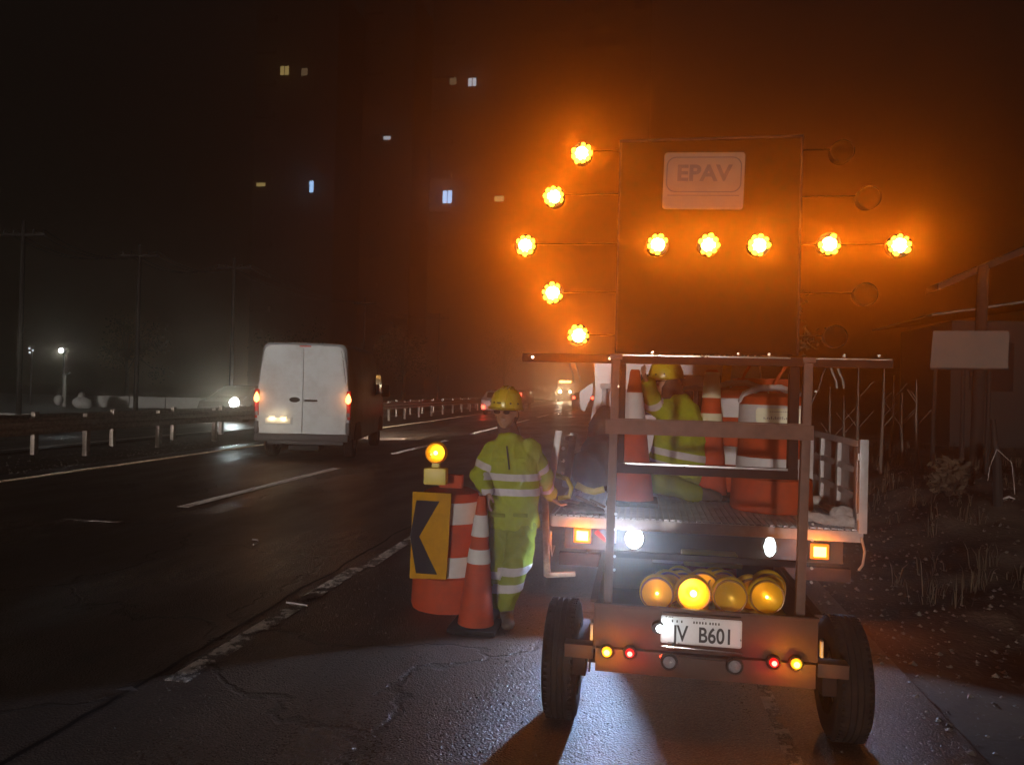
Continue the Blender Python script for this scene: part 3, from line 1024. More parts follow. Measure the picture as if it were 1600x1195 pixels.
# ============================================================ FLATBED TRUCK
TK = 1.15      # the truck and its load stand this much farther off than first laid out
tk = thing('flatbed_truck', 'small white flatbed truck with open sides, lit rear lamps and cones on its bed', 'truck', (.38, 7, 0), world=True)
BX0, BX1, BY0, BY1, BZ = -.555, 1.345, 4.92, 7.75, .80
MB().box(BX0, BX1, BY0, BY1, BZ - .07, BZ - .012, .004).build('bed_frame', 'truckpaint', tk)
b = MB()
x = BX0
while x < BX1 - .03:
    b.box(x, x + .028, BY0 + .01, BY1, BZ - .010, BZ, .001)
    x += .04
o = b.build('floor_rib', 'bedfloor', tk)
o['kind'] = 'stuff'
MB().box(BX0 + .01, BX1 - .01, 4.905, 4.919, BZ - .075, BZ - .008, .003).build('rear_sill', 'truckpaint', tk)
for x in (.06, .70):
    MB().box(x, x + .07, 5.0, 10.4, .52, .70, .006).build('chassis_beam', 'darksteel', tk)
MB().box(-.5, 1.3, 5.0, 5.06, .46, .54, .006).build('under_run_bar', 'darksteel', tk)
MB().box(-.46, 1.24, 4.96, 4.99, .58, .715, .004).build('lamp_board', 'bumper', tk)
# wheels
for x, s_ in ((-.30, -1), (1.09, 1)):
    for Y in (6.3, 9.5):
        wheel(tk, x, Y, .31, .19, s_, tread=False, z0=1.6 - 1.6 / TK)
# lamps on the truck
def sqlamp(px, py, w_, h_, m, col, e, nm, Yl=4.93, spot=None, rnd=False):
    c = at(px, py, Yl)
    if rnd:
        h = MB().lathe([(0, 1), (w_ + .012, 1), (w_ + .014, .3), (w_ + .006, 0), (w_, .2), (0, .2)], (c.x, Yl - .005, c.z), (c.x, Yl + .029, c.z), 22).build(nm, 'blackplastic', tk)
        MB().lathe([(0, 0), (w_ * .7, .15), (w_ * .95, .6), (w_, 1), (0, 1)], (c.x, Yl - .018, c.z), (c.x, Yl + .003, c.z), 22, flat=(1, h_ / w_)).build('lens', m, h)
    else:
        h = MB().box(c.x - w_ - .018, c.x + w_ + .018, Yl, Yl + .029, c.z - h_ - .014, c.z + h_ + .014, .006).build(nm, 'blackplastic', tk)
        MB().box(c.x - w_ - .004, c.x + w_ + .004, Yl - .016, Yl - .001, c.z - h_ - .004, c.z + h_ + .004, .012).build('lens', 'lampamberrim', h)
        MB().box(c.x - w_ * .72, c.x + w_ * .72, Yl - .022, Yl - .0165, c.z - h_ * .72, c.z + h_ * .72, .012).build('bulb_glow', m, h)
    if spot: light('lamp_light', 'SPOT', (c.x, Yl - .04, c.z), e, col, h, .025, spot, 70, .45)
    else: light('lamp_light', 'POINT', (c.x, Yl - .07, c.z), e, col, h, .03)
    return h
sqlamp(910, 836, .050, .042, 'lampamber', (1, .22, .006), 7.0, 'indicator_light')
sqlamp(1280, 861, .050, .042, 'lampamber', (1, .22, .006), 7.0, 'indicator_light')
sqlamp(991, 841, .056, .066, 'lampwhite', (.44, .64, 1), 230, 'reverse_light', rnd=True, spot=(-.52, -1, .0))
sqlamp(1203, 854, .034, .060, 'lampwhite', (.44, .64, 1), 75, 'reverse_light', rnd=True, spot=(.55, -1, .03))
MB().box(-.16, -.13, 4.94, 4.958, .63, .73, .003).build('side_reflector', 'retro', tk)
# red reflector strip behind the left indicator
b = MB().prism([(-.27, .69), (-.25, .71), (-.15, .62), (-.15, .60)], 'y', 4.935, 4.945)
b.build('red_reflector', 'redlens', tk)
# cab
CY0, CY1 = 8.0, 10.2
b = MB()
def sect(y, w0, w1, z0, z1, z2):
    xc = .42
    return [(xc - w0, y, z0), (xc - w0, y, z1), (xc - w1, y, z2), (xc - w1 + .12, y, z2 + .05), (xc + w1 - .12, y, z2 + .05), (xc + w1, y, z2), (xc + w0, y, z1), (xc + w0, y, z0)]
ss = [sect(CY0, .84, .74, .6, 1.25, 1.90), sect(CY0 + .05, .86, .76, .58, 1.25, 1.93), sect(9.3, .86, .76, .58, 1.25, 1.95), sect(10.0, .86, .80, .5, 1.2, 1.3), sect(10.25, .82, .76, .5, .9, 1.15)]
for q in ss: b.v += [Vector(p) for p in q]
for k in range(len(ss) - 1):
    for i in range(8):
        j = (i + 1) % 8
        b.f.append((k * 8 + i, k * 8 + j, k * 8 + 8 + j, k * 8 + 8 + i))
b.f.append(tuple(range(8)))
b.f.append(tuple(range(39, 31, -1)))
b.build('cab', 'cab', tk, ang=25)
MB().box(.0, .84, 7.985, 7.999, 1.36, 1.78, .004).build('rear_window', 'glass', tk)
# headboard guard in front of the cab
hb = MB()
for x in (-.36, -.1, .22, .54, .86, 1.14):
    hb.bar((x, 7.80, BZ), (x, 7.80, 1.62), .04, .04)
hb.build('headboard_bar', 'truckpaint', tk)
MB().box(-.40, 1.2, 7.77, 7.83, 1.62, 1.67, .004).build('headboard_rail', 'truckpaint', tk)
# pale tapered corner panel at the left of the cab
b = MB().prism([(-.47, 1.93), (-.29, 1.93), (-.31, 1.62), (-.40, 1.30), (-.47, 1.24), (-.49, 1.32), (-.46, 1.55)], 'y', 7.90, 7.93)
b.build('corner_panel', 'cab', tk, smooth=False)
MB().prism([(-.62, 1.58), (-.48, 1.68), (-.48, 1.58), (-.56, 1.38), (-.60, 1.40)], 'y', 7.9, 7.94).build('wing_mirror', 'cab', tk, smooth=False)
# right dropside, standing up
gx = 1.335
ds = MB().box(gx, gx + .012, 4.95, 7.7, .80, 1.33, .002)
ds.build('dropside_sheet', 'truckpaint', tk)
b = MB()
b.box(gx - .028, gx - .002, 4.95, 7.7, 1.295, 1.335, .004).box(gx - .028, gx - .002, 4.95, 7.7, .80, .84, .004)
for y in (4.95, 5.42, 5.9, 6.4, 6.9, 7.4):
    b.box(gx - .027, gx - .002, y, y + .07, .842, 1.293, .004)
b.build('dropside_frame', 'truckpaint', tk)
b = MB()
for z in (.97, 1.13):
    b.box(gx - .024, gx - .002, 5.022, 7.68, z, z + .04, .004)
b.build('dropside_rib', 'truckpaint', tk)
MB().box(1.31, 1.36, 4.90, 4.945, .78, 1.345, .004).build('corner_post', 'truckpaint', tk)
b = MB().box(1.300, 1.309, 4.905, 4.92, .86, .90).box(1.300, 1.309, 4.905, 4.92, 1.22, 1.26)
b.tube([(1.325, 4.89, .76), (1.34, 4.87, .68), (1.33, 4.87, .60), (1.31, 4.88, .565)], .008, 6)
b.build('gate_latch', 'bolt', tk)
# post stack mid bed right
for x, y, h_ in ((1.12, 6.9, 1.32), (1.20, 6.6, 1.34), (1.25, 6.1, 1.33)):
    MB().box(x, x + .05, y, y + .05, BZ, h_, .004).build('stake_post', 'truckpaint', tk)
MB().box(1.08, 1.30, 6.62, 6.66, 1.08, 1.16, .004).build('stake_bracket', 'truckpaint', tk)
# left side: stakes, open lowered gate hanging down
b = MB().bar(at(874, 672, 4.93), at(857, 775, 4.93), .045, .045, .004, up=(0, 1, 0))
b.build('stake_post', 'truckpaint', tk)
b = MB().bar(at(851, 772, 4.90), at(855, 900, 4.90), .042, .03, .004, up=(0, 1, 0)).bar(at(853, 898, 4.90), at(899, 896, 4.90), .03, .03, .003, up=(0, 1, 0))
b.build('gate_hanger', 'galv', tk)
MB().bar(at(897, 676, 5.5), at(884, 760, 5.5), .05, .04, .004, up=(0, 1, 0)).build('stake_post', 'truckpaint', tk)
MB().bar(at(886, 684, 5.2), at(893, 684, 5.4), .03, .03, .003).build('stake_bracket', 'truckpaint', tk)
b = MB()
for zz in (1.22, 1.14, 1.06):
    b.ball((-.485, 4.97, zz), .012, 8, 6)
b.build('bolt_row', 'bolt', tk)
b = MB().tube([at(861, 830, 4.95), at(860, 850, 4.95), at(863, 868, 4.95), at(866, 852, 4.95)], .008, 6)
b.build('gate_latch', 'bolt', tk)

# ---- things on the bed
def cone(loc, h, r0, label, group, tilt=(0, 0, 0), bands=((.78, .93), (.55, .70)), bandmat='retro', basew=None, r1=.028, cap=True):
    t = thing('traffic_cone', label, 'traffic cone', loc, group, rot=tilt)
    f = lambda z: r0 + (r1 - r0) * (z / h)
    MB().lathe([(0, .02), (f(.02), .02), (f(h * .5), .5), (r1, .985), (r1 * .8, 1), (0, 1)], (0, 0, 0), (0, 0, h), 32).build('cone_body', 'orange', t)
    w_ = basew or r0 * 1.35
    MB().box(-w_, w_, -w_, w_, 0, .035, .012).build('base', 'rubber', t)
    for a, c in bands:
        MB().lathe([(f(h * a) + .001, 0), (f(h * a) + .003, .02), (f(h * c) + .003, .98), (f(h * c) + .001, 1)], (0, 0, h * a), (0, 0, h * c), 32).build('reflective_band', bandmat, t)
    return t
c = gr(745, 978)
cone((c.x, 5.02, 0), .88, .125, 'orange and white traffic cone held at its tip by the standing worker', 'traffic cones', tilt=(0, R(1.5), 0), bands=((.70, .86), (.50, .605)), basew=.16)
c_a = cone((-.04, 5.55, BZ), .955, .155, 'tall orange cone with one white collar on the truck bed left of the kneeling worker', 'traffic cones', bands=((.55, .83),), basew=.18, r1=.035)
c2 = at(1110, 700, 6.05)
c_b = cone((c2.x, 6.05, BZ), .98, .13, 'traffic cone with yellowish reflective bands behind the kneeling worker, beside the drums', 'traffic cones', bands=((.78, .98), (.52, .66)), bandmat='labelpaper', r1=.05, basew=.19)

def drum(loc, label, rz=0, h=.80, r=.26, topbar=True, labelplate=False):
    t = thing('traffic_drum', label, 'traffic drum', loc, 'orange and white traffic drums', rz=rz)
    H = h
    MB().lathe([(0, 0), (r * 1.12, 0), (r * 1.16, .03), (r * 1.12, .27), (r, .28), (r * .985, .45), (r * .97, .455), (r * .96, .70), (r * .95, .705), (r * .93, .90), (r * .84, .955), (r * .60, .985), (0, .99)],
               (0, 0, 0), (0, 0, H), 40).build('drum_body', 'orange', t, ang=30)
    for a, c_, ra, rb in ((.285, .45, r, r * .985), (.715, .89, r * .95, r * .932)):
        MB().lathe([(ra + .001, 0), (ra + .004, .02), (rb + .004, .98), (rb + .001, 1)], (0, 0, H * a), (0, 0, H * c_), 40).build('reflective_band', 'retro', t)
    if topbar:
        k = MB().box(-.09, .09, -.035, .035, H * .985, H * .985 + .10, .014)
        k.build('handle', 'orange', t)
    else:
        k = MB().tube([(-r * .9, 0, H * .90), (-r * .8, 0, H * .975), (-r * .4, 0, H * 1.03), (r * .2, 0, H * 1.035), (r * .7, 0, H * .98), (r * .9, 0, H * .9)], .026, 10)
        k.build('handle', 'truckpaint', t)
        k = MB().tube([(0, 0, H * 1.03), (.03, 0, H * 1.12), (.07, 0, H * 1.2), (.10, 0, H * 1.25)], .012, 8)
        k.build('strap', 'orange', t)
    if labelplate:
        lb = MB().prism(plate_poly(-.15, .15, H * .745, H * .865, .02), 'y', -r - .012, -r - .006)
        o = lb.build('label_plate', 'labelpaper', t)
        q = MB()
        for i in range(16):
            q.box(-.10 + i * .012, -.094 + i * .012, -r - .0135, -r - .0125, H * .775, H * .775 + random.uniform(.006, .02))
        for i in range(10):
            q.box(-.06 + i * .012, -.052 + i * .012, -r - .0135, -r - .0125, H * .835, H * .84)
        q.build('label_print', 'labelink', o, smooth=False)
    return t
d1 = drum((.92, 5.62, BZ), 'largest drum on the truck bed, with printed label plate on its upper white band', 0, .82, .24, False, True)
d2 = drum((.80, 6.45, BZ), 'traffic drum on the truck bed half hidden behind the labelled drum', 0, .86, .25, False)
# yellow strip leaning between cone and drum
c = at(1136, 560, 6.0); e_ = at(1126, 700, 6.0)
t = props(MB().bar(at(1122, 715, 6.55), at(1137, 566, 6.55), .07, .012, .003, up=(0, 1, 0)).build('marker_board', 'retroy'), 'yellow reflective marker strip leaning between the bed cone and the drums', 'marker board')
# red crate behind drums
c = at(1190, 590, 7.0)
props(MB().box(c.x - .22, c.x + .3, 6.9, 7.3, BZ, 1.74, .02).build('orange_crate', 'orange'), 'tall orange crate at the front of the truck bed behind the drums', 'crate')
# dark bag by the cab
props(blob('canvas_bag', [('ell', at(938, 735, 6.6), (.18, .3, .28)), ('ell', at(915, 745, 6.3), (.13, .2, .20)), ('ell', at(945, 690, 7.0), (.13, .2, .30))], M['darktarp'], None, .025, 4, .03, 5, 3),
      'dark canvas bag slumped at the left side of the truck bed', 'bag')
# loose gear on bed at left
props(MB().tube([at(868, 742, 5.15), at(886, 748, 5.12), at(893, 762, 5.1), at(889, 776, 5.08), at(872, 778, 5.08)], .016, 10).build('yellow_hose', 'hose'), 'short yellow hose bent over the left bed edge by the standing worker', 'hose')
props(MB().tube([at(900, 757, 5.5), at(915, 765, 5.5), at(928, 768, 5.5), at(944, 764, 5.5)], .024, 10).build('rolled_sling', 'hose'), 'dull yellow rolled sling lying on the bed left of the cone', 'sling')
for i, (a, c_, r_, lb) in enumerate((((864, 777), (905, 786), .010, 'steel bar lying crosswise at the left rear corner of the truck bed'),
                                 ((900, 775), (932, 790), .009, 'steel bar slanting over the dark mat on the truck bed'),
                                 ((922, 780), (945, 792), .007, 'short steel bar lying right of the dark mat on the truck bed'))):
    props(MB().bar(at(*a, 5.25), at(*c_, 5.12), r_ * 2, r_ * 2, .002).build('steel_bar', 'post'), lb, 'bar', 'steel bars on the truck bed')
c = at(905, 792, 5.1)
props(blob('dark_mat', [('ell', (c.x, 5.15, BZ + .015), (.11, .14, .025)), ('ell', (c.x + .08, 5.05, BZ + .012), (.09, .08, .02))], M['darktarp'], None, .01, 3, .008, 14, 5), 'crumpled dark brown mat on the left rear of the truck bed', 'mat')
# cloth and gloves at right of the bed
c = at(1300, 800, 5.2)
props(blob('grey_cloth', [('cap', (c.x - .17, 5.15, BZ + .03), (c.x, 5.05, BZ + .025), .03, .028), ('ell', (c.x + .04, 5.1, BZ + .05), (.08, .06, .06)), ('cap', (c.x + .02, 5.05, BZ + .03), (c.x + .11, 5.0, BZ + .03), .035, .025)], M['cloth'], None, .008, 3, .008, 16, 2),
      'crumpled grey cloth lying on the right rear of the truck bed', 'cloth')
c = at(1280, 779, 5.8)
props(blob('work_glove', [('ell', (c.x - .03, 5.8, BZ + .05), (.07, .05, .035)), ('cap', (c.x, 5.78, BZ + .05), (c.x + .10, 5.75, BZ + .06), .02, .015), ('cap', (c.x, 5.8, BZ + .05), (c.x + .10, 5.8, BZ + .035), .02, .015), ('cap', (c.x - .04, 5.8, BZ + .06), (c.x - .1, 5.75, BZ + .05), .018, .014)], M['cloth'], None, .008, 2, .004, 20, 2),
      'pale work glove lying beside the labelled drum on the truck bed', 'glove')

# ============================================================ DRUM WITH CHEVRON PANEL AND LAMP
dr = drum((-1.36, 5.52, 0), 'drum standing on the road carrying the chevron panel and lamp, left of the standing worker', 0, .87, .235, True)
cv = thing('chevron_panel', 'yellow panel with a black chevron pointing left, fixed to the front of the road drum', 'sign', (-1.44, 5.22, .56), world=True)
Yc = 5.24
P = lambda x, y: (at(x, y, Yc).x, at(x, y, Yc).z)
b = MB().prism([P(640, 903), P(645, 768), P(705, 771), P(697, 905)], 'y', Yc, Yc + .02)
b.build('panel', 'retroy', cv, smooth=False)
b = MB().prism([P(651, 781), P(687, 783), P(655, 838), P(683, 897), P(650, 895), P(641, 838)], 'y', Yc - .004, Yc - .001)
b.build('chevron', 'vinylblack', cv, smooth=False)
c = at(682, 707, 5.35)
wl = warning_lamp(c, 'lit round amber warning lamp with yellow box on top of the road drum', .30, 0, R(4), .077, group='amber warning lamps')
MB().ball((-.03, -.036, -.01), .009).build('bulb', 'bulbdim', wl)

# ============================================================ PEOPLE
def helmet(parent, c, s, yaw, mtx_tilt=(0, 0, 0)):
    """hard hat; c = centre of the head at brim height"""
    m = Matrix.Translation(c) @ Euler((mtx_tilt[0], mtx_tilt[1], yaw)).to_matrix().to_4x4()
    b = MB().lathe([(1.0, 0), (1.01, .12), (.97, .42), (.84, .72), (.58, .92), (.25, .99), (0, 1)], (0, 0, 0), (0, 0, .145 * s / .12), 32)
    b.v = [Vector((p.x * .116 * s / .12, p.y * .138 * s / .12, p.z)) for p in b.v]
    r = MB()
    for x in (-.03, 0, .03):
        pts = [(x * s / .12, math.cos(a) * -.133 * s / .12, .012 + math.sin(a) * (.145 if x == 0 else .140) * s / .12) for a in [R(12 + k * 13) for k in range(13)]]
        r.tube(pts, .007, 6)
    b.add(r.v, r.f)
    h = b.xf(m).build('hard_hat', 'helmet', parent)
    # brim with a visor towards -Y
    n = 36
    br = MB()
    for k in range(n):
        a = 2 * PI * k / n
        fx, fy = math.sin(a), -math.cos(a)
        ex = .018 + .042 * max(0, -fy) ** 2
        br.v += [Vector((fx * .115 * s / .12, fy * .137 * s / .12, .006)), Vector((fx * (.115 + ex * .7) * s / .12, fy * (.137 + ex) * s / .12, -.006 if fy < 0 else -.002)), Vector((fx * .113 * s / .12, fy * .135 * s / .12, -.004))]
    for k in range(n):
        j = (k + 1) % n
        br.f += [(3 * k, 3 * k + 1, 3 * j + 1, 3 * j), (3 * k + 1, 3 * k + 2, 3 * j + 2, 3 * j + 1)]
    br.xf(m).build('brim', 'helmet', h)
    # dark badge and side slots
    for a in (-62, -30, -8, 34, 64):
        ra = R(a)
        wdt = .009 if a != -8 else .018
        MB().ball((math.sin(ra) * .114 * s / .12, -math.cos(ra) * .136 * s / .12, .036), (wdt, wdt * .6, .007), 8, 6).xf(m).build('hat_vent', 'helmetdark', h)
    return h

def hand_prims(w_, d, side, up=Vector((0, 0, 1)), curl=.6, s=1.):
    """wrist point, direction of the hand, thumb side vector -> capsules for palm, four fingers and thumb"""
    d = Vector(d).normalized()
    sd = Vector(side).normalized()
    nrm = d.cross(sd).normalized()
    out = []
    w_ = Vector(w_)
    for k, (off, L) in enumerate(((.030, .068), (.010, .076), (-.010, .071), (-.029, .056))):
        a = w_ + d * .02 * s + sd * off * .6 * s
        kn = w_ + d * .088 * s + sd * off * s
        out.append(('cap', a, kn, .015 * s, .0115 * s))
        p1 = kn + (d * math.cos(curl * .5) - nrm * math.sin(curl * .5)) * L * .5 * s
        p2 = p1 + (d * math.cos(curl * 1.5) - nrm * math.sin(curl * 1.5)) * L * .5 * s
        out += [('cap', kn, p1, .0105 * s, .0095 * s), ('cap', p1, p2, .0095 * s, .0078 * s)]
    t0 = w_ + d * .025 * s + sd * .022 * s
    t1 = t0 + (d * .6 + sd * .8).normalized() * .042 * s - nrm * .01
    t2 = t1 + (d * .9 + sd * .25 - nrm * .3).normalized() * .034 * s
    out += [('cap', t0, t1, .014 * s, .011 * s), ('cap', t1, t2, .011 * s, .0088 * s)]
    return out

def face(parent, hc, yaw, s=1., glasses=True, mask=False):
    m = Matrix.Translation(hc) @ Matrix.Rotation(yaw, 4, 'Z')
    e = MB()
    for x in (-.031, .031): e.ball((x * s, -.082 * s, .012 * s), .012 * s, 10, 8)
    e.xf(m).build('eyes', 'retro', parent)
    e = MB()
    for x in (-.031, .031): e.ball((x * s, -.0915 * s, .012 * s), .0052 * s, 8, 6)
    e.xf(m).build('pupils', 'vinylblack', parent)
    e = MB()
    for x in (-.031, .031):
        e.tube([((x - .018) * s, -.090 * s, .029 * s), (x * s, -.097 * s, .034 * s), ((x + .018) * s, -.090 * s, .030 * s)], .0035 * s, 6)
    e.xf(m).build('eyebrows', 'hair', parent)
    if glasses:
        g1 = MB()
        for x in (-.034, .034):
            pp = [(x + math.cos(a) * .024, .012 + math.sin(a) * .015) for a in [2 * PI * k / 16 for k in range(16)]]
            g1.prism([(p[0] * s, p[1] * s) for p in pp], 'y', -.104 * s, -.101 * s)
        gl = g1.xf(m).build('safety_glasses', 'glass', parent)
        g2 = MB().tube([(-.075 * s, -.01 * s, .02 * s), (-.064 * s, -.085 * s, .022 * s), (-.01 * s, -.106 * s, .024 * s), (.01 * s, -.106 * s, .024 * s), (.064 * s, -.085 * s, .022 * s), (.075 * s, -.01 * s, .02 * s)], .003 * s, 6)
        g2.xf(m).build('glasses_frame', 'blackplastic', gl)

def head_prims(hc, yaw, s=1.):
    m = Matrix.Translation(hc) @ Matrix.Rotation(yaw, 4, 'Z')
    T = lambda x, y, z: m @ Vector((x * s, y * s, z * s))
    return [('ell', T(0, .012, .035), (.076 * s, .095 * s, .088 * s), (0, 0, yaw)),
            ('ell', T(0, -.018, -.02), (.062 * s, .070 * s, .082 * s), (0, 0, yaw)),
            ('ell', T(0, -.040, -.075), (.034 * s, .036 * s, .028 * s), (0, 0, yaw)),
            ('cap', T(0, -.088, .012), T(0, -.103, -.020), .008 * s, .013 * s),
            ('cap', T(-.012, -.088, -.024), T(.012, -.088, -.024), .009 * s, .009 * s),
            ('cap', T(-.018, -.083, -.048), T(.018, -.083, -.048), .0075 * s, .0075 * s),
            ('cap', T(-.030, -.074, .030), T(.030, -.074, .030), .014 * s, .014 * s),
            ('ell', T(-.077, .012, .0), (.010 * s, .020 * s, .030 * s), (0, 0, yaw)),
            ('ell', T(.077, .012, .0), (.010 * s, .020 * s, .030 * s), (0, 0, yaw))]

# ---- standing worker
Yp = 5.25
w1 = thing('person', 'worker in lime suit and yellow hard hat standing beside the road drum, holding a cone', 'person', (-.82, 5.25, 0), world=True)
hc = at(791, 646, Yp - .02)
nk = at(796, 678, Yp + .02)
shR, shL = at(768, 703, Yp), at(832, 702, Yp)
ch = at(799, 722, Yp)
pv = at(800, 800, Yp + .02)
elR, elL = at(750, 742, Yp - .02), at(849, 745, Yp + .14)
wrR, wrL = at(760, 765, Yp - .15), at(860, 775, Yp + .33)
hipR, hipL = at(785, 808, Yp), at(817, 808, Yp)
knR, knL = at(778, 880, Yp - .05), at(809, 876, Yp - .09)
anR, anL = at(776, 948, Yp + .02), at(792, 940, Yp - .06)
toR = Vector((anR.x - .03, anR.y - .15, .04)); toL = Vector((anL.x + .04, anL.y - .17, .045))
anR.z = .09; anL.z = .09
body = head_prims(hc, R(-8), .98)
body += [('cap', hc + Vector((0, .02, -.05)), nk + Vector((0, 0, -.04)), .052, .058),
         ('loft', [(pv + Vector((0, 0, -.02)), .14, .10), (pv + Vector((0, 0, .12)), .13, .09), (ch, .16, .10), (nk + Vector((0, 0, -.07)), .12, .07)]),
         ('cap', shR, elR, .045, .036), ('cap', elR, wrR, .036, .026), ('cap', shL, elL, .045, .036), ('cap', elL, wrL, .036, .026),
         ('cap', hipR, knR, .07, .05), ('cap', knR, anR, .045, .035), ('cap', hipL, knL, .07, .05), ('cap', knL, anL, .045, .035)]
body += hand_prims(wrR, Vector((.0, -.25, -1)), Vector((.8, -.6, 0)), curl=.7, s=.95)
body += hand_prims(wrL, Vector((.5, .3, -.5)), Vector((-.3, -1, .2)), curl=.7, s=.95)
bd = blob('body', body, M['skin'], w1, .0075, 3)
face(w1, hc, R(-8), .98)
helmet(w1, hc + Vector((0, .005, .042)), .112, R(-8), (R(2), R(3), 0))
blob('neck_gaiter', [('cap', hc + Vector((0, .03, -.07)), nk + Vector((0, 0, -.03)), .064, .078), ('ell', hc + Vector((0, .045, -.01)), (.082, .07, .075))], M['hair'], w1, .009, 3, .003, 18, 1)
jk = [('loft', [(at(803, 822, Yp), .170, .125), (at(803, 800, Yp), .165, .125), (at(803, 765, Yp), .165, .12), (at(802, 735, Yp), .168, .122), (at(800, 710, Yp), .168, .112), (at(799, 695, Yp), .125, .09), (at(797, 686, Yp), .088, .082), (at(796, 678, Yp), .074, .078)]),
      ('cap', shR + Vector((.02, 0, -.005)), elR, .070, .060), ('cap', elR, wrR + (elR - wrR) * .1, .063, .045),
      ('cap', shL + Vector((-.02, 0, -.005)), elL, .072, .062), ('cap', elL, wrL + (elL - wrL) * .1, .064, .045)]
jacket = blob('jacket', jk, M['lime'], w1, .010, 4, .011, 7.5, 2, (1, 1, .8))
for py in (743, 766):
    p = at(802, py, Yp)
    band(jacket, p, (0, 0, 1), .024, .30, jacket, zcond=lambda c, p=p: abs(c.x - p.x) < .185)
for a, b_ in ((shR, elR), (shL, elL)):
    p = a.lerp(b_, .62)
    band(jacket, p, (b_ - a), .024, .095, jacket)
band(jacket, elL.lerp(wrL, .45), (wrL - elL), .022, .085, jacket)
# zip, pocket flaps, collar
z0, z1 = at(797, 690, Yp), at(801, 735, Yp)
MB().bar((z0.x, Yp - .132, z0.z - .02), (z1.x, Yp - .140, z1.z + .02), .010, .006, .001).build('zip', 'vinylblack', jacket)
for px in (783, 818):
    c = at(px, 716, Yp)
    MB().box(c.x - .045, c.x + .045, Yp - .139, Yp - .130, c.z - .012, c.z + .012, .004).build('pocket_flap', 'lime', jacket)
    c = at(px, 800, Yp)
    MB().box(c.x - .05, c.x + .05, Yp - .140, Yp - .128, c.z - .012, c.z + .012, .004).build('pocket_flap', 'limedark', jacket)
tp = [('loft', [(pv + Vector((0, 0, .06)), .15, .11), (pv + Vector((0, 0, -.05)), .16, .118), (pv + Vector((0, 0, -.13)), .155, .112)]),
      ('cap', hipR + Vector((0, 0, -.02)), knR, .095, .082), ('cap', knR, anR + Vector((0, 0, .05)), .080, .070),
      ('cap', hipL + Vector((0, 0, -.02)), knL, .098, .085), ('cap', knL, anL + Vector((0, 0, .05)), .084, .074)]
trs = blob('trousers', tp, M['limedark'], w1, .010, 3, .013, 6.5, 6, (1, 1, .8))
for q in (.15, .50):
    band(trs, knL.lerp(anL, q), (anL - knL) + Vector((.12, 0, 0)), .028, .13, trs, zcond=lambda c: c.x > knL.x - .11 or True)
    band(trs, knR.lerp(anR, q), (anR - knR), .028, .11, trs, zcond=lambda c: c.x < (knR.x + knL.x) / 2 - .0)
for an, to in ((anR, toR), (anL, toL)):
    blob('boot', [('cap', an, (an.x, an.y + .01, .045), .05, .045), ('cap', (an.x, an.y + .02, .045), to, .043, .038), ('ell', to, (.045, .055, .036))], M['boot'], w1, .009, 3, .002, 20, 2)

# ---- kneeling worker on the truck bed, back half turned, left arm up on the cone
Yq = 6.05
w2 = thing('person', 'worker in lime suit kneeling on the truck bed, one arm raised to a cone', 'person', (.25, 6.05, BZ), world=True)
hc2 = at(1040, 600, Yq)
nk2 = at(1054, 622, Yq)
ch2 = at(1062, 668, Yq)
pv2 = at(1068, 735, Yq + .02)
sL2, sR2 = at(1044, 642, Yq - .05), at(1074, 652, Yq + .05)
eL2 = at(1024, 622, Yq - .17)
eL2 = at(1020, 632, Yq - .12)
wL2 = at(1012, 596, Yq - .28)
eR2 = at(1042, 690, Yq + .18)
wR2 = at(1022, 716, Yq + .02)
hp = [pv2 + Vector((-.06, -.09, -.02)), pv2 + Vector((.05, .10, -.02))]
kn2 = [Vector((at(1022, 755, Yq).x, Yq - .20, BZ + .13)), Vector((at(1030, 755, Yq).x, Yq + .14, BZ + .12))]
an2 = [Vector((at(1092, 775, Yq).x, Yq - .24, BZ + .06)), Vector((at(1110, 775, Yq).x, Yq + .16, BZ + .06))]
body = head_prims(hc2, R(-68), .98)
body += [('cap', hc2 + Vector((.015, 0, -.05)), nk2 + Vector((0, 0, -.05)), .05, .058),
         ('cap', nk2 + Vector((0, 0, -.08)), ch2, .10, .13), ('cap', ch2, pv2, .13, .13),
         ('cap', sL2, eL2, .045, .036), ('cap', eL2, wL2, .036, .026), ('cap', sR2, eR2, .045, .036), ('cap', eR2, wR2, .036, .026)]
for i in (0, 1):
    body += [('cap', hp[i], kn2[i], .075, .055), ('cap', kn2[i], an2[i], .05, .035)]
body += hand_prims(wL2, Vector((-.35, -.5, .5)), Vector((-.2, .5, .6)), curl=.8, s=.95)
body += hand_prims(wR2, Vector((-.6, -.1, -.6)), Vector((0, -1, .2)), curl=.7, s=.95)
blob('body', body, M['skin'], w2, .008, 3)
face(w2, hc2, R(-68), .98, glasses=True)
helmet(w2, hc2 + Vector((.004, 0, .042)), .118, R(-68), (R(4), 0, 0))
blob('hood', [('cap', hc2 + Vector((.035, .0, .0)), nk2 + Vector((.005, 0, -.035)), .083, .088), ('ell', hc2 + Vector((.03, -.02, -.045)), (.075, .08, .07))], M['hair'], w2, .01, 3, .003, 16, 3)
mk = blob('face_mask', [('ell', hc2 + Vector((-.045, -.012, -.045)), (.052, .055, .050))], M['maskcloth'], w2, .007, 2, .001, 20, 3)
jk = [('loft', [(at(1062, 742, Yq), .19, .165), (at(1061, 722, Yq), .205, .17), (at(1062, 690, Yq), .20, .165), (at(1064, 662, Yq), .185, .155), (at(1064, 644, Yq), .155, .135), (at(1061, 628, Yq), .10, .11), (at(1058, 616, Yq), .06, .075)]),
      ('cap', sL2, eL2, .082, .062), ('cap', eL2, wL2 + (eL2 - wL2) * .1, .062, .045), ('cap', sR2, eR2, .075, .064), ('cap', eR2, wR2, .066, .046)]
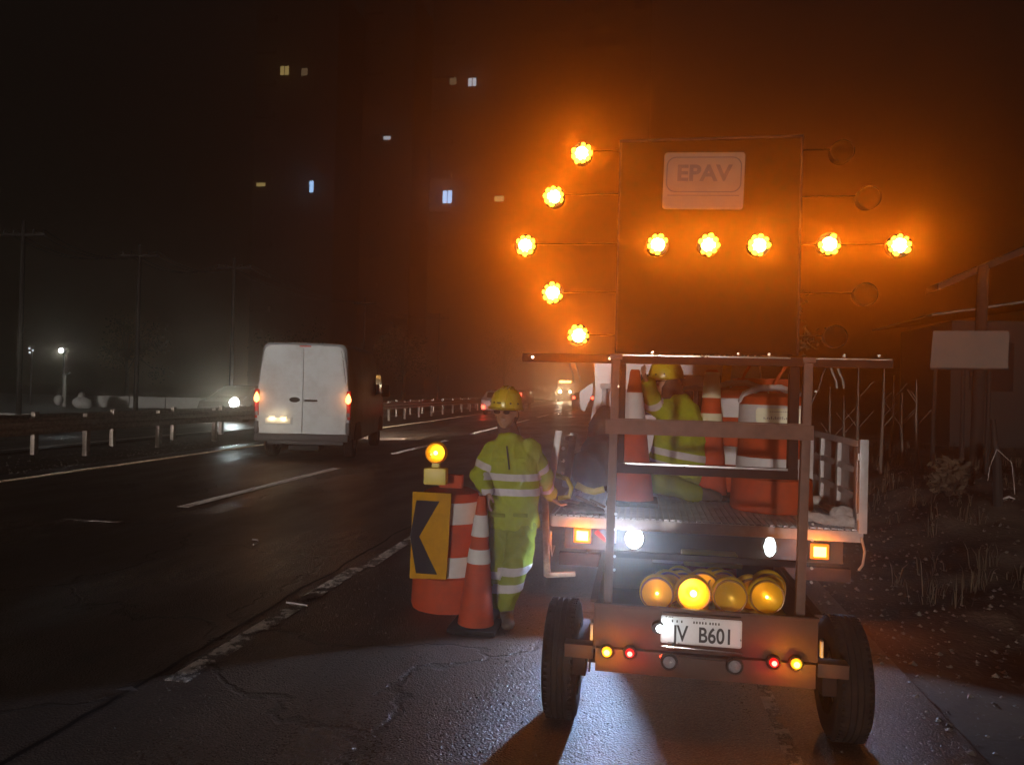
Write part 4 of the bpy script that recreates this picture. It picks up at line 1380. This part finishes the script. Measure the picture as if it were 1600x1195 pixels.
jacket2 = blob('jacket', jk, M['lime'], w2, .011, 4, .013, 6.5, 9, (1, 1, 1))
for q in (.62, .92):
    band(jacket2, ch2.lerp(pv2, q), Vector((.16, 0, 1)), .026, .26, jacket2)
band(jacket2, eL2.lerp(wL2, .12), (wL2 - eL2), .026, .085, jacket2)
band(jacket2, sR2.lerp(eR2, .6), (eR2 - sR2), .026, .095, jacket2)
tp = [('ell', pv2 + Vector((0, 0, -.03)), (.165, .175, .13))]
for i in (0, 1):
    tp += [('cap', hp[i] + Vector((0, 0, -.03)), kn2[i], .105, .082), ('cap', kn2[i], an2[i] + Vector((-.04, 0, 0)), .078, .062)]
trs2 = blob('trousers', tp, M['limedark'], w2, .012, 3, .008, 6.5, 4)
for i in (0, 1):
    a = an2[i]
    blob('boot', [('cap', a, a + Vector((.05, 0, -.01)), .045, .045), ('cap', a + Vector((.05, 0, .0)), a + Vector((.12, 0, -.02)), .042, .032)], M['boot'], w2, .009, 3, .002, 20, 2)

for o in list(bpy.data.objects):
    if o.parent is None and (o is tk or o is w2 or o in (c_a, c_b, d1, d2) or o.name.split('.')[0] in
            ('marker_board', 'orange_crate', 'canvas_bag', 'yellow_hose', 'rolled_sling', 'steel_bar', 'dark_mat', 'grey_cloth', 'work_glove')):
        o.location = Vector((0, 0, 1.6)) + (o.location - Vector((0, 0, 1.6))) * TK
        o.scale = (TK, TK, TK)

# ============================================================ WHITE VAN
vx = -6.96
VY0, VY1 = 15.0, 20.4
vn = thing('white_van', 'white panel van driving away in the left lane with glowing amber tail lights', 'van', (vx, 15.3, 0), world=True)
vn.rotation_euler = (0, 0, R(11))
def vring(y, w0, w1, zb, zt, rt=.14):
    """half widths at belt and roof, bottom and roof heights"""
    p = [(w0 * .96, zb), (w0, zb + .12), (w0, zb + .55), (w0 * .985, 1.25), (w1 + (w0 - w1) * .45, 1.85), (w1 + .01, zt - rt)]
    for k in range(1, 5):
        a = PI / 2 * k / 4
        p.append((w1 - rt + rt * math.cos(a), zt - rt + rt * math.sin(a)))
    p.append((w1 * .4, zt + .012))
    q = [(vx + x, y, z) for x, z in p] + [(vx - x, y, z) for x, z in reversed(p)]
    return q
rings = [vring(VY0 + .03, .96, .82, .44, 2.38), vring(VY0 + .10, .995, .86, .42, 2.43), vring(16.6, 1.0, .87, .40, 2.46), vring(18.6, 1.0, .87, .40, 2.46),
         vring(19.1, 1.0, .85, .40, 2.35), vring(19.75, .99, .78, .40, 1.62, .08), vring(20.2, .94, .74, .40, 1.22, .08), vring(20.42, .84, .66, .44, 1.0, .08)]
b = MB()
n = len(rings[0])
for q in rings: b.v += [Vector(p) for p in q]
for k in range(len(rings) - 1):
    for i in range(n):
        j = (i + 1) % n
        b.f.append((k * n + i, k * n + j, k * n + n + j, k * n + n + i))
b.f.append(tuple(range(n)))
b.f.append(tuple(range(len(b.v) - 1, len(b.v) - n - 1, -1)))
b.build('body', 'white', vn, ang=30)
# rear doors, proud of the rear face, with a real gap between them
for sgn in (-1, 1):
    x_in, x_lo, x_hi = vx + sgn * .008, vx + sgn * .90, vx + sgn * .765
    poly = [(x_in, .56), (vx + sgn * .80, .56), (vx + sgn * .87, .60), (x_lo, .68), (x_lo, 1.3), (vx + sgn * .86, 1.75), (x_hi + sgn * .02, 2.22), (x_hi, 2.29), (x_hi - sgn * .05, 2.32), (x_in, 2.33)]
    d_ = MB().prism(poly, 'y', VY0 + .004, VY0 + .029)
    door = d_.build('rear_door', 'white', vn, ang=20)
    # pressed panel lines
    MB().box(min(vx + sgn * .05, vx + sgn * .84), max(vx + sgn * .05, vx + sgn * .84), VY0 - .003, VY0 + .0035, 1.405, 1.418, .001).build('door_crease', 'white', door)
    MB().box(min(vx + sgn * .05, vx + sgn * .86), max(vx + sgn * .05, vx + sgn * .86), VY0 - .003, VY0 + .0035, .925, .935, .001).build('door_crease', 'white', door)
    for z in (.85, 1.55, 2.1):
        xx = vx + sgn * (.905 if z < 1.3 else (.885 if z < 1.8 else .82))
        MB().box(xx - .02, xx + .02, VY0 - .012, VY0 + .02, z, z + .07, .006).build('hinge', 'white', door)
    if sgn > 0:
        MB().box(vx + .04, vx + .30, VY0 - .03, VY0 + .003, 1.225, 1.262, .01).build('handle', 'blackplastic', door)
    else:
        b = MB().lathe([(0, 0), (.05, .1), (.055, 1), (0, 1)], (vx - .17, VY0 - .012, 1.255), (vx - .17, VY0 + .003, 1.255), 20)
        b.v = [Vector((vx - .17 + (p.x - vx + .17) * 2.0, p.y, p.z)) for p in b.v]
        b.build('badge_recess', 'blackplastic', door)
MB().box(vx - .10, vx + .14, VY0 + .01, VY0 + .06, 2.355, 2.385, .006).build('brake_light', 'redlens', vn)
# bumper, plate
b = MB().box(vx - .97, vx + .97, VY0 - .09, VY0 + .12, .40, .55, .03)
b.build('rear_bumper', 'bumper', vn)
for sgn in (-1, 1):
    MB().box(vx + sgn * .90, vx + sgn * .985, VY0 - .02, VY0 + .20, .552, .80, .02).build('corner_trim', 'bumper', vn)
    # tail lamp cluster
    h = MB().box(vx + sgn * .905, vx + sgn * .99, VY0 - .006, VY0 + .10, .86, 1.46, .015).build('tail_light', 'redlens', vn)
    x_ = vx + sgn * .945
    zc = 1.28
    b = MB().prism([(x_ - .05, zc - .05), (x_ - .058, zc), (x_ - .035, zc + .07), (x_, zc + .13), (x_ + .035, zc + .07), (x_ + .058, zc), (x_ + .05, zc - .05), (x_, zc - .10)], 'y', VY0 - .022, VY0 - .008)
    b.build('lamp_lens', 'vantail', h)
    light('lamp_light', 'POINT', (x_, VY0 - .12, zc), 3.0, (1, .30, .06), h, .05)
    MB().box(x_ - .035, x_ + .035, VY0 - .016, VY0 - .007, .92, 1.0, .006).build('reverse_lens', 'clear', h)
pz = .80
b = MB().box(vx - .80, vx - .20, VY0 - .004, VY0 + .003, .74, .89, .002)
b.build('plate_recess', 'white', vn)
np2 = MB().box(vx - .76, vx - .24, VY0 - .014, VY0 - .0055, .755, .865, .003).build('number_plate', 'platelit', vn)
for x_ in (-.62, -.38):
    h = MB().box(vx + x_ - .06, vx + x_ + .06, VY0 - .045, VY0 - .016, .885, .90, .004).build('plate_lamp', 'platelamp', vn)
    light('lamp_light', 'POINT', (vx + x_, VY0 - .06, .88), 1.6, (1, .70, .4), h, .02)
MB().box(vx - .8, vx + .8, VY0 + .3, 20.1, .30, .399, .02).build('underbody', 'bumper', vn)
MB().box(vx - .35, vx + .30, VY0 + .25, VY0 + .75, .18, .299, .03).build('spare_wheel_carrier', 'blackplastic', vn)
MB().tube([(vx - .45, VY0 + .05, .30), (vx - .45, VY0 + .3, .29), (vx - .42, VY0 + 1.5, .30)], .03, 8).build('exhaust', 'darksteel', vn)
for x_, s_ in ((vx - .84, -1), (vx + .84, 1)):
    for Y in (15.9, 19.3):
        wheel(vn, x_, Y, .34, .23, s_, tread=False)
for Y in (15.9, 19.3):
    for s_ in (-1, 1):
        b = MB()
        xx = vx + s_ * 1.001
        b.prism([(Y - .44, .40), (Y - .40, .60), (Y - .25, .76), (Y, .80), (Y + .25, .76), (Y + .40, .60), (Y + .44, .40)], 'x', xx - .004, xx + .006)
        b.build('wheel_arch', 'bumper', vn)
for s_ in (-1, 1):
    MB().box(vx + s_ * 1.02, vx + s_ * 1.22, 19.2, 19.3, 1.30, 1.62, .03).build('wing_mirror', 'bumper', vn)
    MB().prism([(18.35, 1.35), (18.4, 1.85), (19.2, 1.85), (19.6, 1.40)], 'x', vx + s_ * .985, vx + s_ * (.99 if 1 else 1)).build('side_window', 'glass', vn, smooth=False)
    h = MB().box(vx + s_ * .62, vx + s_ * .86, 20.40, 20.44, .72, .88, .02).build('headlight', 'headwhite', vn)
    light('lamp_light', 'SPOT', (vx + s_ * .74, 20.55, .80), 1600, (1, .93, .80), h, .06, (0, 1, -.09), 75, .6)
# small markers on the right flank
for y_, z_ in ((19.8, 1.85), (19.75, 1.62), (19.72, 1.48)):
    MB().ball((vx + 1.0, y_ - .4, z_), .012, 8, 6).build('side_marker', 'retro', vn)

# ============================================================ OTHER TRAFFIC
def simple_car(name, label, cat, x, y, L, W, H, m, heading=1, taillit=True, taily=.75, headlit=None, roofred=False, box=False, onelamp=False, group='vehicles further along the highway'):
    t = thing(name, label, cat, (x, y, 0), group, rz=0 if heading > 0 else PI)
    if box:
        b = MB().box(-W / 2, W / 2, 0, L, .55, H, .06)
        b.build('cargo_body', m, t)
        MB().box(-W / 2 + .1, W / 2 - .1, L + .05, L + 1.6, .5, H * .8, .12).build('cab', m, t)
    else:
        pr = [(.05, .30), (0, .55), (.05, .88), (.35, .98), (.75, H - .05), (1.3, H), (2.4, H - .03), (3.2, .95), (L - .15, .80), (L, .55), (L - .05, .30)]
        b = MB()
        n = len(pr)
        for xx, sc_ in ((-W / 2, 0), (-W / 2 + .06, 1), (W / 2 - .06, 1), (W / 2, 0)):
            for p in pr:
                zz = p[1] if p[1] < 1.0 or sc_ else 1.0 + (p[1] - 1.0) * .55
                b.v.append(Vector((xx if p[1] < 1.0 else xx * .86, p[0] + (0 if sc_ else .02), zz)))
        for k in range(3):
            for i in range(n):
                j = (i + 1) % n
                b.f.append((k * n + i, k * n + j, (k + 1) * n + j, (k + 1) * n + i))
        b.f.append(tuple(range(n)))
        b.f.append(tuple(range(4 * n - 1, 3 * n - 1, -1)))
        b.build('body', m, t)
        MB().prism([(.42, 1.02), (.74, H - .1), (.70, H - .1), (.38, 1.02)], 'x', -W * .36, W * .36).build('rear_window', 'glass', t)
        MB().prism([(2.45, H - .1), (3.1, 1.02), (3.14, 1.04), (2.5, H - .08)], 'x', -W * .36, W * .36).build('windscreen', 'glass', t)
    for s_ in (-1, 1):
        for yy in (.85, L - .8):
            wheel(t, s_ * (W / 2 - .11), yy, .32, .2, s_, tread=False)
        if taillit:
            h = MB().box(s_ * W * .36, s_ * W * .47, -.04, .03, taily - .03, taily + .17, .02).build('tail_light', 'farred', t)
            light('lamp_light', 'POINT', (s_ * W * .42, -.15, taily + .07), 2.5, (1, .05, .02), h, .05)
        if headlit and not (onelamp and s_ > 0):
            h = MB().lathe([(0, 0), (.17, .3), (.18, 1), (0, 1)], (s_ * W * .38, L + .03, .82), (s_ * W * .38, L - .06, .78), 16).build('headlight', headlit[0], t)
            light('lamp_light', 'SPOT', (s_ * W * .38, L + .12, .78), headlit[1], headlit[2], h, .07, (0, 1, -.03), 110, .8)
    MB().box(-.26, .26, -.02, .02, .55, .66, .003).build('number_plate', 'platelit', t)
    return t
simple_car('silver_car', 'pale hatchback with red tail lights ahead, partly behind the standing worker\'s hard hat', 'car', -8.3, 44, 4.1, 1.75, 1.45, 'carbody', 1, True, .40)
lx = at(794, 617, 52).x
t = simple_car('box_truck', 'dark box truck with red top lights behind the standing worker\'s hard hat', 'truck', lx, 52, 5, 2.0, 1.5, 'blackcar', 1, True, 1.12, box=True)
simple_car('dark_car', 'dark car with red tail lights in the right lane just left of the truck cab', 'car', at(911, 622, 60).x, 60, 4.2, 1.75, 1.45, 'blackcar', 1, True, .93)
lx = at(883, 608, 100).x
t = thing('oncoming_bus', 'oncoming bus with two bright headlights and an amber route display above', 'bus', (lx, 100, 0), 'vehicles further along the highway', rz=0)
MB().box(-1.25, 1.25, 0, 10, .4, 3.1, .15).build('body', 'blackcar', t)
MB().box(-1.1, 1.1, -.03, -.001, 1.3, 2.3, .01).build('windscreen', 'glass', t)
MB().box(-.8, .75, -.04, -.002, 2.50, 2.78, .01).build('route_display', 'route', t)
for px, e in ((875, 420), (891, 160)):
    xx = at(px, 608, 100).x - lx
    h = MB().lathe([(0, 0), (.17 if px == 875 else .12, .3), (.2 if px == 875 else .13, 1), (0, 1)], (xx, -.06, 1.35), (xx, -.001, 1.35), 14).build('headlight', 'headwarm', t)
    light('lamp_light', 'SPOT', (xx, -.2, 1.35), e * 1.5, (1, .80, .5), h, .1, (0, -1, -.02), 120, .8)
for s_ in (-1, 1):
    for yy in (1.8, 7.8): wheel(t, s_ * 1.1, yy, .48, .28, s_, tread=False)
# oncoming car behind the guard rail
oc = at(365, 621, 28)
t = simple_car('oncoming_car', 'oncoming car behind the guard rails left of the van, its headlight glaring white', 'car', oc.x - .66, 28 + 4.1, 4.1, 1.75, 1.45, 'blackcar', -1, False, .9, ('headwhite', 80, (.8, 1, .95)), onelamp=True)

# tall red light on a pole near the truck cab
rl = at(933, 583, 60)
t = thing('red_beacon', 'small red light high on a thin pole left of the truck cab', 'light', (rl.x, 60, 0), world=True)
MB().cyl((rl.x, 60, 0), (rl.x, 60, rl.z - .1), .05, .04).build('pole', 'darksteel', t)
MB().ball((rl.x, 60, rl.z), .12).build('lamp_globe', 'farred', t)

# ============================================================ LEFT YARD
yl = at(96, 548, 36)
t = thing('yard_light', 'bright cold white floodlight on a pole beyond the guard rails at far left', 'light', (yl.x, 36, 0), world=True)
MB().cyl((yl.x, 36.2, 0), (yl.x, 36.2, yl.z + .15), .06, .045, 10).build('pole', 'wire', t)
MB().box(yl.x - .2, yl.x + .2, 36.0, 36.14, yl.z - .14, yl.z + .14, .02).build('lamp_housing', 'blackplastic', t)
MB().ball((yl.x, 35.97, yl.z), (.13, .03, .12)).build('lens', 'headwhite', t)
light('lamp_light', 'POINT', (yl.x, 35.75, yl.z), 6, (.75, .95, 1), t, .1)
t = thing('yard_light', 'cluster of small dim lights on a pole left of the bright floodlight', 'light', (at(50, 548, 37).x, 37, 0), world=True)
a = at(50, 548, 37)
MB().cyl((a.x, 37, 0), (a.x, 37, a.z), .05, .04, 8).build('pole', 'wire', t)
for dx, dz in ((-.12, .12), (-.1, -.1), (.1, .02)):
    MB().ball((a.x + dx, 36.95, a.z + dz), .05, 8, 6).build('lens', 'wincold', t)
# wall of pale concrete lit by the floodlight
w0, w1_ = at(146, 634, 37), at(262, 634, 41)
n = 6
for i in range(n):
    pass
t = thing('low_wall', 'low pale concrete wall lit by the yard floodlight at left', 'wall', (w0.x, 37, 0), world=True)
for i in range(5):
    a = Vector((w0.x, 37, 0)).lerp(Vector((w0.x + 9, 39.5, 0)), i / 5)
    b_ = Vector((w0.x, 37, 0)).lerp(Vector((w0.x + 9, 39.5, 0)), (i + 1) / 5 - .004)
    b = MB().bar((a.x, a.y, .36), (b_.x, b_.y, .36), .14, .62, .01)
    b.build('wall_panel', 'concrete', t)
c = at(103, 600, 35)
t = thing('pallet_trolley', 'pale upright hand trolley standing in the yard below the floodlight', 'trolley', (c.x, 35, .06), world=True)
MB().bar((c.x - .04, 35, .1), (c.x - .1, 35, 1.75), .16, .08).build('mast', 'concrete', t)
MB().bar((c.x - .12, 35, 1.7), (c.x + .2, 35, 1.85), .12, .06).build('arm', 'concrete', t)
MB().ball((c.x - .3, 34.9, .45), (.25, .2, .28)).build('drum', 'concrete', t)
c = at(128, 628, 35)
props(blob('rubble_sack', [('ell', (c.x, 35, .35), (.5, .3, .3)), ('ell', (c.x - .05, 35, .68), (.16, .15, .22)), ('ell', (c.x + .3, 35, .3), (.3, .25, .25))], M['concrete'], None, .05, 3, .02, 5, 1), 'pale lumpy sack standing beside the low wall in the yard', 'sack')

# ============================================================ UTILITY POLES AND WIRES
GP = 'utility poles left of the road'
def upole(px, py, Y, h, label, r=.11):
    p = at(px, py, Y)
    t = thing('utility_pole', label, 'utility pole', (p.x, Y, 0), GP, world=True)
    MB().cyl((p.x, Y, -.1), (p.x, Y, h), r, r * .7, 12).build('pole', 'bark', t)
    MB().box(p.x - 1.0, p.x + 1.0, Y - .05, Y + .05, h - .6, h - .48, .01).build('cross_arm', 'brownwood', t)
    for dx in (-.9, -.45, .45, .9):
        MB().cyl((p.x + dx, Y, h - .48), (p.x + dx, Y, h - .34), .04, .03, 8).build('insulator', 'wire', t)
    return p.x, Y, h
p1 = upole(361, 600, 38, 8.2, 'utility pole rising behind the oncoming headlight, left of the van')
p2 = upole(213, 600, 33, 8.0, 'utility pole above the low lit wall at left')
p3 = upole(567, 600, 62, 9.0, 'distant utility pole just right of the van')
p4 = upole(684, 600, 75, 9.0, 'farthest utility pole, behind the road drum\'s lamp')
p0 = upole(30, 600, 27, 7.8, 'utility pole at the far left edge beyond the guard rails')
ps = [p0, p2, p1, p3, p4]
wr_ = thing('overhead_wires', 'bundle of overhead wires sagging between the utility poles at left', 'wires', (p2[0], 33, 0), world=True)
for a, b_ in zip(ps, ps[1:]):
    for dx in (-.9, -.45, .45, .9):
        pts = []
        for k in range(13):
            u = k / 12
            pts.append((a[0] + dx + (b_[0] - a[0]) * u, a[1] + (b_[1] - a[1]) * u, (a[2] - .33) + ((b_[2]) - (a[2])) * u - 4 * u * (1 - u) * .7))
        MB().tube(pts, .016, 5).build('wire', 'wire', wr_)

# ============================================================ RIGHT BANK: SIGN, SHED, TREES
def zr(x, y): return hgt(x, y)
sg = thing('blank_sign', 'blank pale rectangular board on three thin posts on the right bank', 'sign', (4.68, 12, .4), world=True)
q = [at(1458, 517, 12), at(1577, 517, 12), at(1575, 578, 12), at(1453, 577, 12)]
MB().prism([(p.x, p.z) for p in q], 'y', 12.0, 12.03).build('board', 'signboard', sg, smooth=False)
MB().bar((q[3].x, 11.99, q[3].z + .01), (q[2].x, 11.99, q[2].z + .01), .02, .03).build('board_trim', 'brownwood', sg)
for x_ in (4.24, 4.62, 4.97):
    MB().cyl((x_ + random.uniform(-.06, .02), 12.08, zr(x_, 12) - .2), (x_, 12.07, 2.5), .035, .028, 8).build('post', 'brownwood', sg)
up = at(1533, 500, 14)
t = thing('bare_pole', 'dark thick pole rising behind the blank sign', 'pole', (up.x, 14, .4), world=True)
MB().cyl((up.x - .05, 14, 0), (up.x + .02, 14, at(1533, 415, 14).z), .10, .085, 12).build('pole', 'bark', t)
c = at(1555, 700, 9.5)
t = thing('tree_stump', 'thin pale broken trunk tied with a string, at the right edge', 'stump', (c.x, 9.5, .3), world=True)
MB().tube([(c.x + .04, 9.5, zr(c.x, 9.5) - .1), (c.x + .02, 9.5, c.z - .12), (c.x - .01, 9.5, c.z + .1), (c.x - .03, 9.5, at(1551, 655, 9.5).z)], [.055, .045, .035, .028], 10).build('trunk', 'brownwood', t)
MB().tube([(c.x, 9.46, c.z - .01), (c.x - .09, 9.4, c.z - .2), (c.x - .12, 9.38, c.z - .36)], .004, 5).build('string', 'cloth', t)
MB().tube([(c.x, 9.46, c.z - .01), (c.x + .13, 9.4, c.z - .15), (c.x + .16, 9.38, c.z - .5)], .004, 5).build('string', 'cloth', t)
# shed
sh = thing('shed', 'low shed with a sloping corrugated roof behind the blank sign', 'shed', (8.6, 20, .7), world=True)
MB().box(7.0, 12.5, 19.0, 22.5, .3, 3.4, .02).build('wall', 'brownwood', sh)
for i in range(14):
    x0 = 6.4 + i * .47
    b = MB().prism([(x0, 3.45 + i * .075), (x0 + .46, 3.45 + (i + .98) * .075), (x0 + .46, 3.50 + (i + .98) * .075), (x0, 3.50 + i * .075)], 'y', 18.5, 23)
    b.build('roof_sheet', 'roof', sh)
MB().box(7.4, 8.3, 18.97, 18.998, 1.8, 2.9, .01).build('window', 'windowdark', sh)
MB().box(9.4, 10.4, 18.97, 18.998, .5, 2.7, .01).build('door', 'roof', sh)
b = MB().prism([(6.2, 3.9), (9.4, 5.4), (9.4, 5.55), (6.2, 4.05)], 'y', 17.6, 18.3)
b.build('eave_board', 'brownwood', sh)
# thin bare saplings in the dark beyond the truck
for px, Y, h_, lb in ((1303, 12.5, 1.6, 'bare sapling nearest the truck bed, first from the left on the dark bank'), (1322, 14.5, 1.3, 'short bare sapling second from the truck bed on the dark bank'),
                      (1341, 13.5, 1.9, 'tallest bare sapling, third from the truck bed on the dark bank'), (1376, 13, 1.8, 'tall bare sapling midway between the truck bed and the blank sign'),
                      (1392, 15, 1.5, 'thin bare sapling just right of the middle of the row'), (1412, 14, 1.2, 'shortest bare sapling, second from the blank sign'),
                      (1438, 13, 1.4, 'bare sapling standing right beside the blank sign, last of the row')):
    x = at(px, 680, Y).x
    z0 = zr(x, Y)
    t = thing('bare_sapling', lb, 'sapling', (x, Y, z0), 'bare saplings on the right bank', world=True)
    lean = random.uniform(-.08, .08)
    MB().tube([(x, Y, z0 - .1), (x + lean, Y, z0 + h_ * .5), (x + lean * 1.2, Y, z0 + h_)], [.028, .022, .008], 7).build('trunk', 'signboard', t)
    for k in range(3):
        zz = z0 + h_ * random.uniform(.4, .85)
        a = random.choice((-1, 1)) * random.uniform(.1, .25)
        MB().tube([(x + lean, Y, zz), (x + lean + a, Y - .05, zz + abs(a) * 1.3)], [.009, .004], 5).build('twig', 'signboard', t)

def leafmesh(n, rx, rz, clumps, sz):
    b = MB()
    cl = [Vector((random.gauss(0, rx * .45), random.gauss(0, rx * .45), random.gauss(0, rz * .42))) for _ in range(clumps)]
    for _ in range(n):
        c = random.choice(cl)
        p = c + Vector((random.gauss(0, rx * .17), random.gauss(0, rx * .17), random.gauss(0, rz * .14)))
        e = Euler((random.uniform(0, 6.3), random.uniform(0, 6.3), random.uniform(0, 6.3))).to_matrix()
        s = sz * random.uniform(.6, 1.4)
        b.add([p + e @ Vector(q) for q in ((-s * .5, 0, 0), (0, -s, 0), (s * .5, 0, 0), (0, s, 0))], [(0, 1, 2, 3)])
    return b, cl
def tree(x, y, h, label, n=2600, rx=1.8, group='trees beyond the right bank'):
    t = thing('broadleaf_tree', label, 'tree', (x, y, 0), group, world=True)
    z0 = zr(x, y)
    b = MB().tube([(x, y, z0 - .2), (x + .06, y, z0 + h * .25), (x - .05, y, z0 + h * .5), (x + .05, y, z0 + h * .8)], [.16, .13, .10, .04], 10)
    lf, cl = leafmesh(n, rx, h * .38, 26, .10)
    top = Vector((x, y, z0 + h * .66))
    for c in cl[:14]:
        b.tube([(x, y, z0 + h * random.uniform(.3, .55)), top + c * .5 + Vector((0, 0, -.2)), top + c], [.05, .03, .012], 6)
    b.build('trunk', 'bark', t)
    lf.xf(Matrix.Translation(top))
    lf.build('crown', 'leaf', t, smooth=False)
    return t
tree(13.8, 24, 6.0, 'dark tree right of the shed roof')
tree(3.6, 29, 6.0, 'dark tree behind the truck cab on the right side')
def bush(x, y, s, label):
    t = thing('bush', label, 'bush', (x, y, 0), 'bushes on the right bank', world=True)
    lf, cl = leafmesh(900, s, s * .8, 12, .05)
    z0 = zr(x, y)
    b = MB()
    for c in cl[:8]: b.tube([(x, y, z0 - .05), Vector((x, y, z0 + s * .7)) + c * .8], [.015, .006], 5)
    b.build('stems', 'bark', t)
    lf.xf(Matrix.Translation((x, y, z0 + s * .75)))
    lf.build('leaves', 'drygrass', t, smooth=False)
bush(3.9, 10.6, .35, 'small dry bush just left of the blank sign posts')
bush(5.4, 10.8, .40, 'dry bush at the foot of the blank sign')
bush(3.0, 13.5, .45, 'dry bush in front of the board fence beside the truck')
# trees left beyond the carriageway as a hedge line
for i, (x, y, h, lb) in enumerate(((-24, 52, 6, 'dark tree behind the low wall at left'), (-19, 60, 7, 'dark tree behind the guard rails near the van'), (-15, 84, 8, 'far dark tree above the guard rails\' end'), (-38, 52, 6.5, 'dark tree behind the yard floodlights'))):
    tree(x, y, h, lb, 1800, 2.4, 'trees beyond the left carriageway')

# litter: pieces seen on the near lane
c = gr(402, 848)
props(MB().tube([(c.x - .10, c.y + .10, .012), (c.x - .02, c.y + .05, .02), (c.x + .03, c.y - .03, .02), (c.x + .03, c.y - .13, .012)], .008, 6).build('plastic_strip', 'tape'), 'curved pale plastic strip lying on the near lane', 'litter', 'litter on the road')
c = gr(195, 1080)
b = MB().add([(c.x - .06, c.y, .006), (c.x, c.y - .03, .02), (c.x + .07, c.y + .01, .008), (c.x + .01, c.y + .04, .014)], [(0, 1, 2), (0, 2, 3)])
props(b.build('paper_scrap', 'cloth', smooth=False), 'small pale scrap of paper on the road at lower left', 'litter', 'litter on the road')
c = gr(462, 945)
props(MB().tube([(c.x - .08, c.y + .02, .01), (c.x, c.y, .014), (c.x + .10, c.y - .02, .01)], .007, 6).build('wire_offcut', 'tape'), 'short pale wire offcut beside the worn line', 'litter', 'litter on the road')
for px, py, lb in ((1410, 742, 'small pale stone on top of the right bank'), (1520, 760, 'pale bent twig on the right bank below the sign'), (1575, 782, 'pale scrap at the right edge of the bank')):
    r_ = ray(px, py)
    tt = 6.
    while tt < 25:
        p = Vector((0, 0, 1.6)) + r_ * tt
        if p.z < hgt(p.x, p.y): break
        tt += .05
    props(MB().tube([(p.x - .06, p.y, p.z + .02), (p.x, p.y - .02, p.z + .05), (p.x + .07, p.y, p.z + .025)], [.012, .016, .008], 6).build('pale_litter', 'cloth'), lb, 'litter', 'pale litter on the right bank')

# ============================================================ APARTMENT TOWERS
def tower(px0, px1, ptop, Y, label, lit):
    a, c = at(px0, 400, Y), at(px1, 400, Y)
    zt = at((px0 + px1) / 2, ptop, Y).z
    t = thing('apartment_tower', label, 'apartment tower', ((a.x + c.x) / 2, Y, 0), 'apartment towers beyond the road', world=True)
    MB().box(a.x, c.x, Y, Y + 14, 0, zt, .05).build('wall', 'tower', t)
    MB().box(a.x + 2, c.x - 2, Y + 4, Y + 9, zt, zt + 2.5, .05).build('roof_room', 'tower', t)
    fl = int(zt / 2.6)
    for k in range(1, fl, 1):
        MB().box(a.x + .4, a.x + 3.6, Y - .9, Y - .01, k * 2.6 - .15, k * 2.6 + .7, .02).build('balcony', 'tower', t) if k % 2 else None
    proto = None
    ncol = max(2, int((c.x - a.x) / 3.4))
    for k in range(fl):
        for j in range(ncol):
            x0 = a.x + (j + .5) * (c.x - a.x) / ncol
            z0 = 1.0 + k * 2.6
            if z0 + 1.3 > zt: continue
            if any(abs(at(lx_, ly_, Y).x - x0) < 1.5 and abs(at(lx_, ly_, Y).z - z0 - .6) < 1.5 for lx_, ly_, *_ in lit): continue
            if proto is None:
                proto = MB().box(-.7, .7, -.06, -.005, 0, 1.25, .02).build('window', 'windowdark', None)
                proto.parent = t
                o = proto
            else:
                o = proto.copy(); COL.objects.link(o); o.parent = t
            o.location = (x0 - (a.x + c.x) / 2, 0, z0)
    for lx_, ly_, w_, h_, m in lit:
        p = at(lx_, ly_, Y)
        fr = MB().box(p.x - w_ / 2 - .08, p.x + w_ / 2 + .08, Y - .06, Y - .005, p.z - h_ / 2 - .08, p.z + h_ / 2 + .08, .01).build('window', 'windowdark', t)
        if w_ > 1.2 and h_ > 1.2:
            for s_ in (-1, 1):
                MB().box(p.x + s_ * .06, p.x + s_ * w_ / 2, Y - .09, Y - .062, p.z - h_ / 2, p.z + h_ / 2).build('pane', m, fr)
        else:
            MB().box(p.x - w_ / 2, p.x + w_ / 2, Y - .09, Y - .062, p.z - h_ / 2, p.z + h_ / 2).build('pane', m, fr)
k_ = 115 / 1200.
tower(392, 520, -16, 115, 'leftmost dark apartment tower with four lit windows above the van', [(445, 111, 15 * k_, 15 * k_, 'winyellow'), (476, 113, 11 * k_, 12 * k_, 'windim'), (408, 286, 16 * k_, 12 * k_, 'winyellow'), (487, 292, 7 * k_, 19 * k_, 'winblue')])
tower(560, 640, -10, 125, 'narrow dark apartment tower with one small pale lit window, middle of the three', [(605, 216, 13 * k_, 6 * k_, 'wincold'), (590, 142, 30 * k_, 30 * k_, 'tower')])
tower(668, 1010, -16, 115, 'wide dark apartment block with a bright blue lit window, nearest the arrow board', [(738, 129, 13 * k_, 13 * k_, 'wincold'), (708, 127, 11 * k_, 12 * k_, 'windim'), (699, 308, 15 * k_, 20 * k_, 'winblue'), (780, 311, 15 * k_, 9 * k_, 'winyellow')])

# ============================================================ HAZE
hz = MB().box(-145, 145, -8.5, 285, -1.2, 75).build('haze', 'tower', smooth=False)
hm = bpy.data.materials.new('haze')
hm.use_nodes = True
n, l = hm.node_tree.nodes, hm.node_tree.links
n.remove(n['Principled BSDF'])
pvv = n.new('ShaderNodeVolumePrincipled')
pvv.inputs['Color'].default_value = (.94, .78, .62, 1)
pvv.inputs['Density'].default_value = HAZE
pvv.inputs['Anisotropy'].default_value = .90
hm.cycles.volume_sampling = 'EQUIANGULAR'
l.new(pvv.outputs[0], n['Material Output'].inputs['Volume'])
hz.data.materials.clear()
hz.data.materials.append(hm)
props(hz, kind='stuff', label='thin night haze filling the air over the road and the verges', cat='haze')
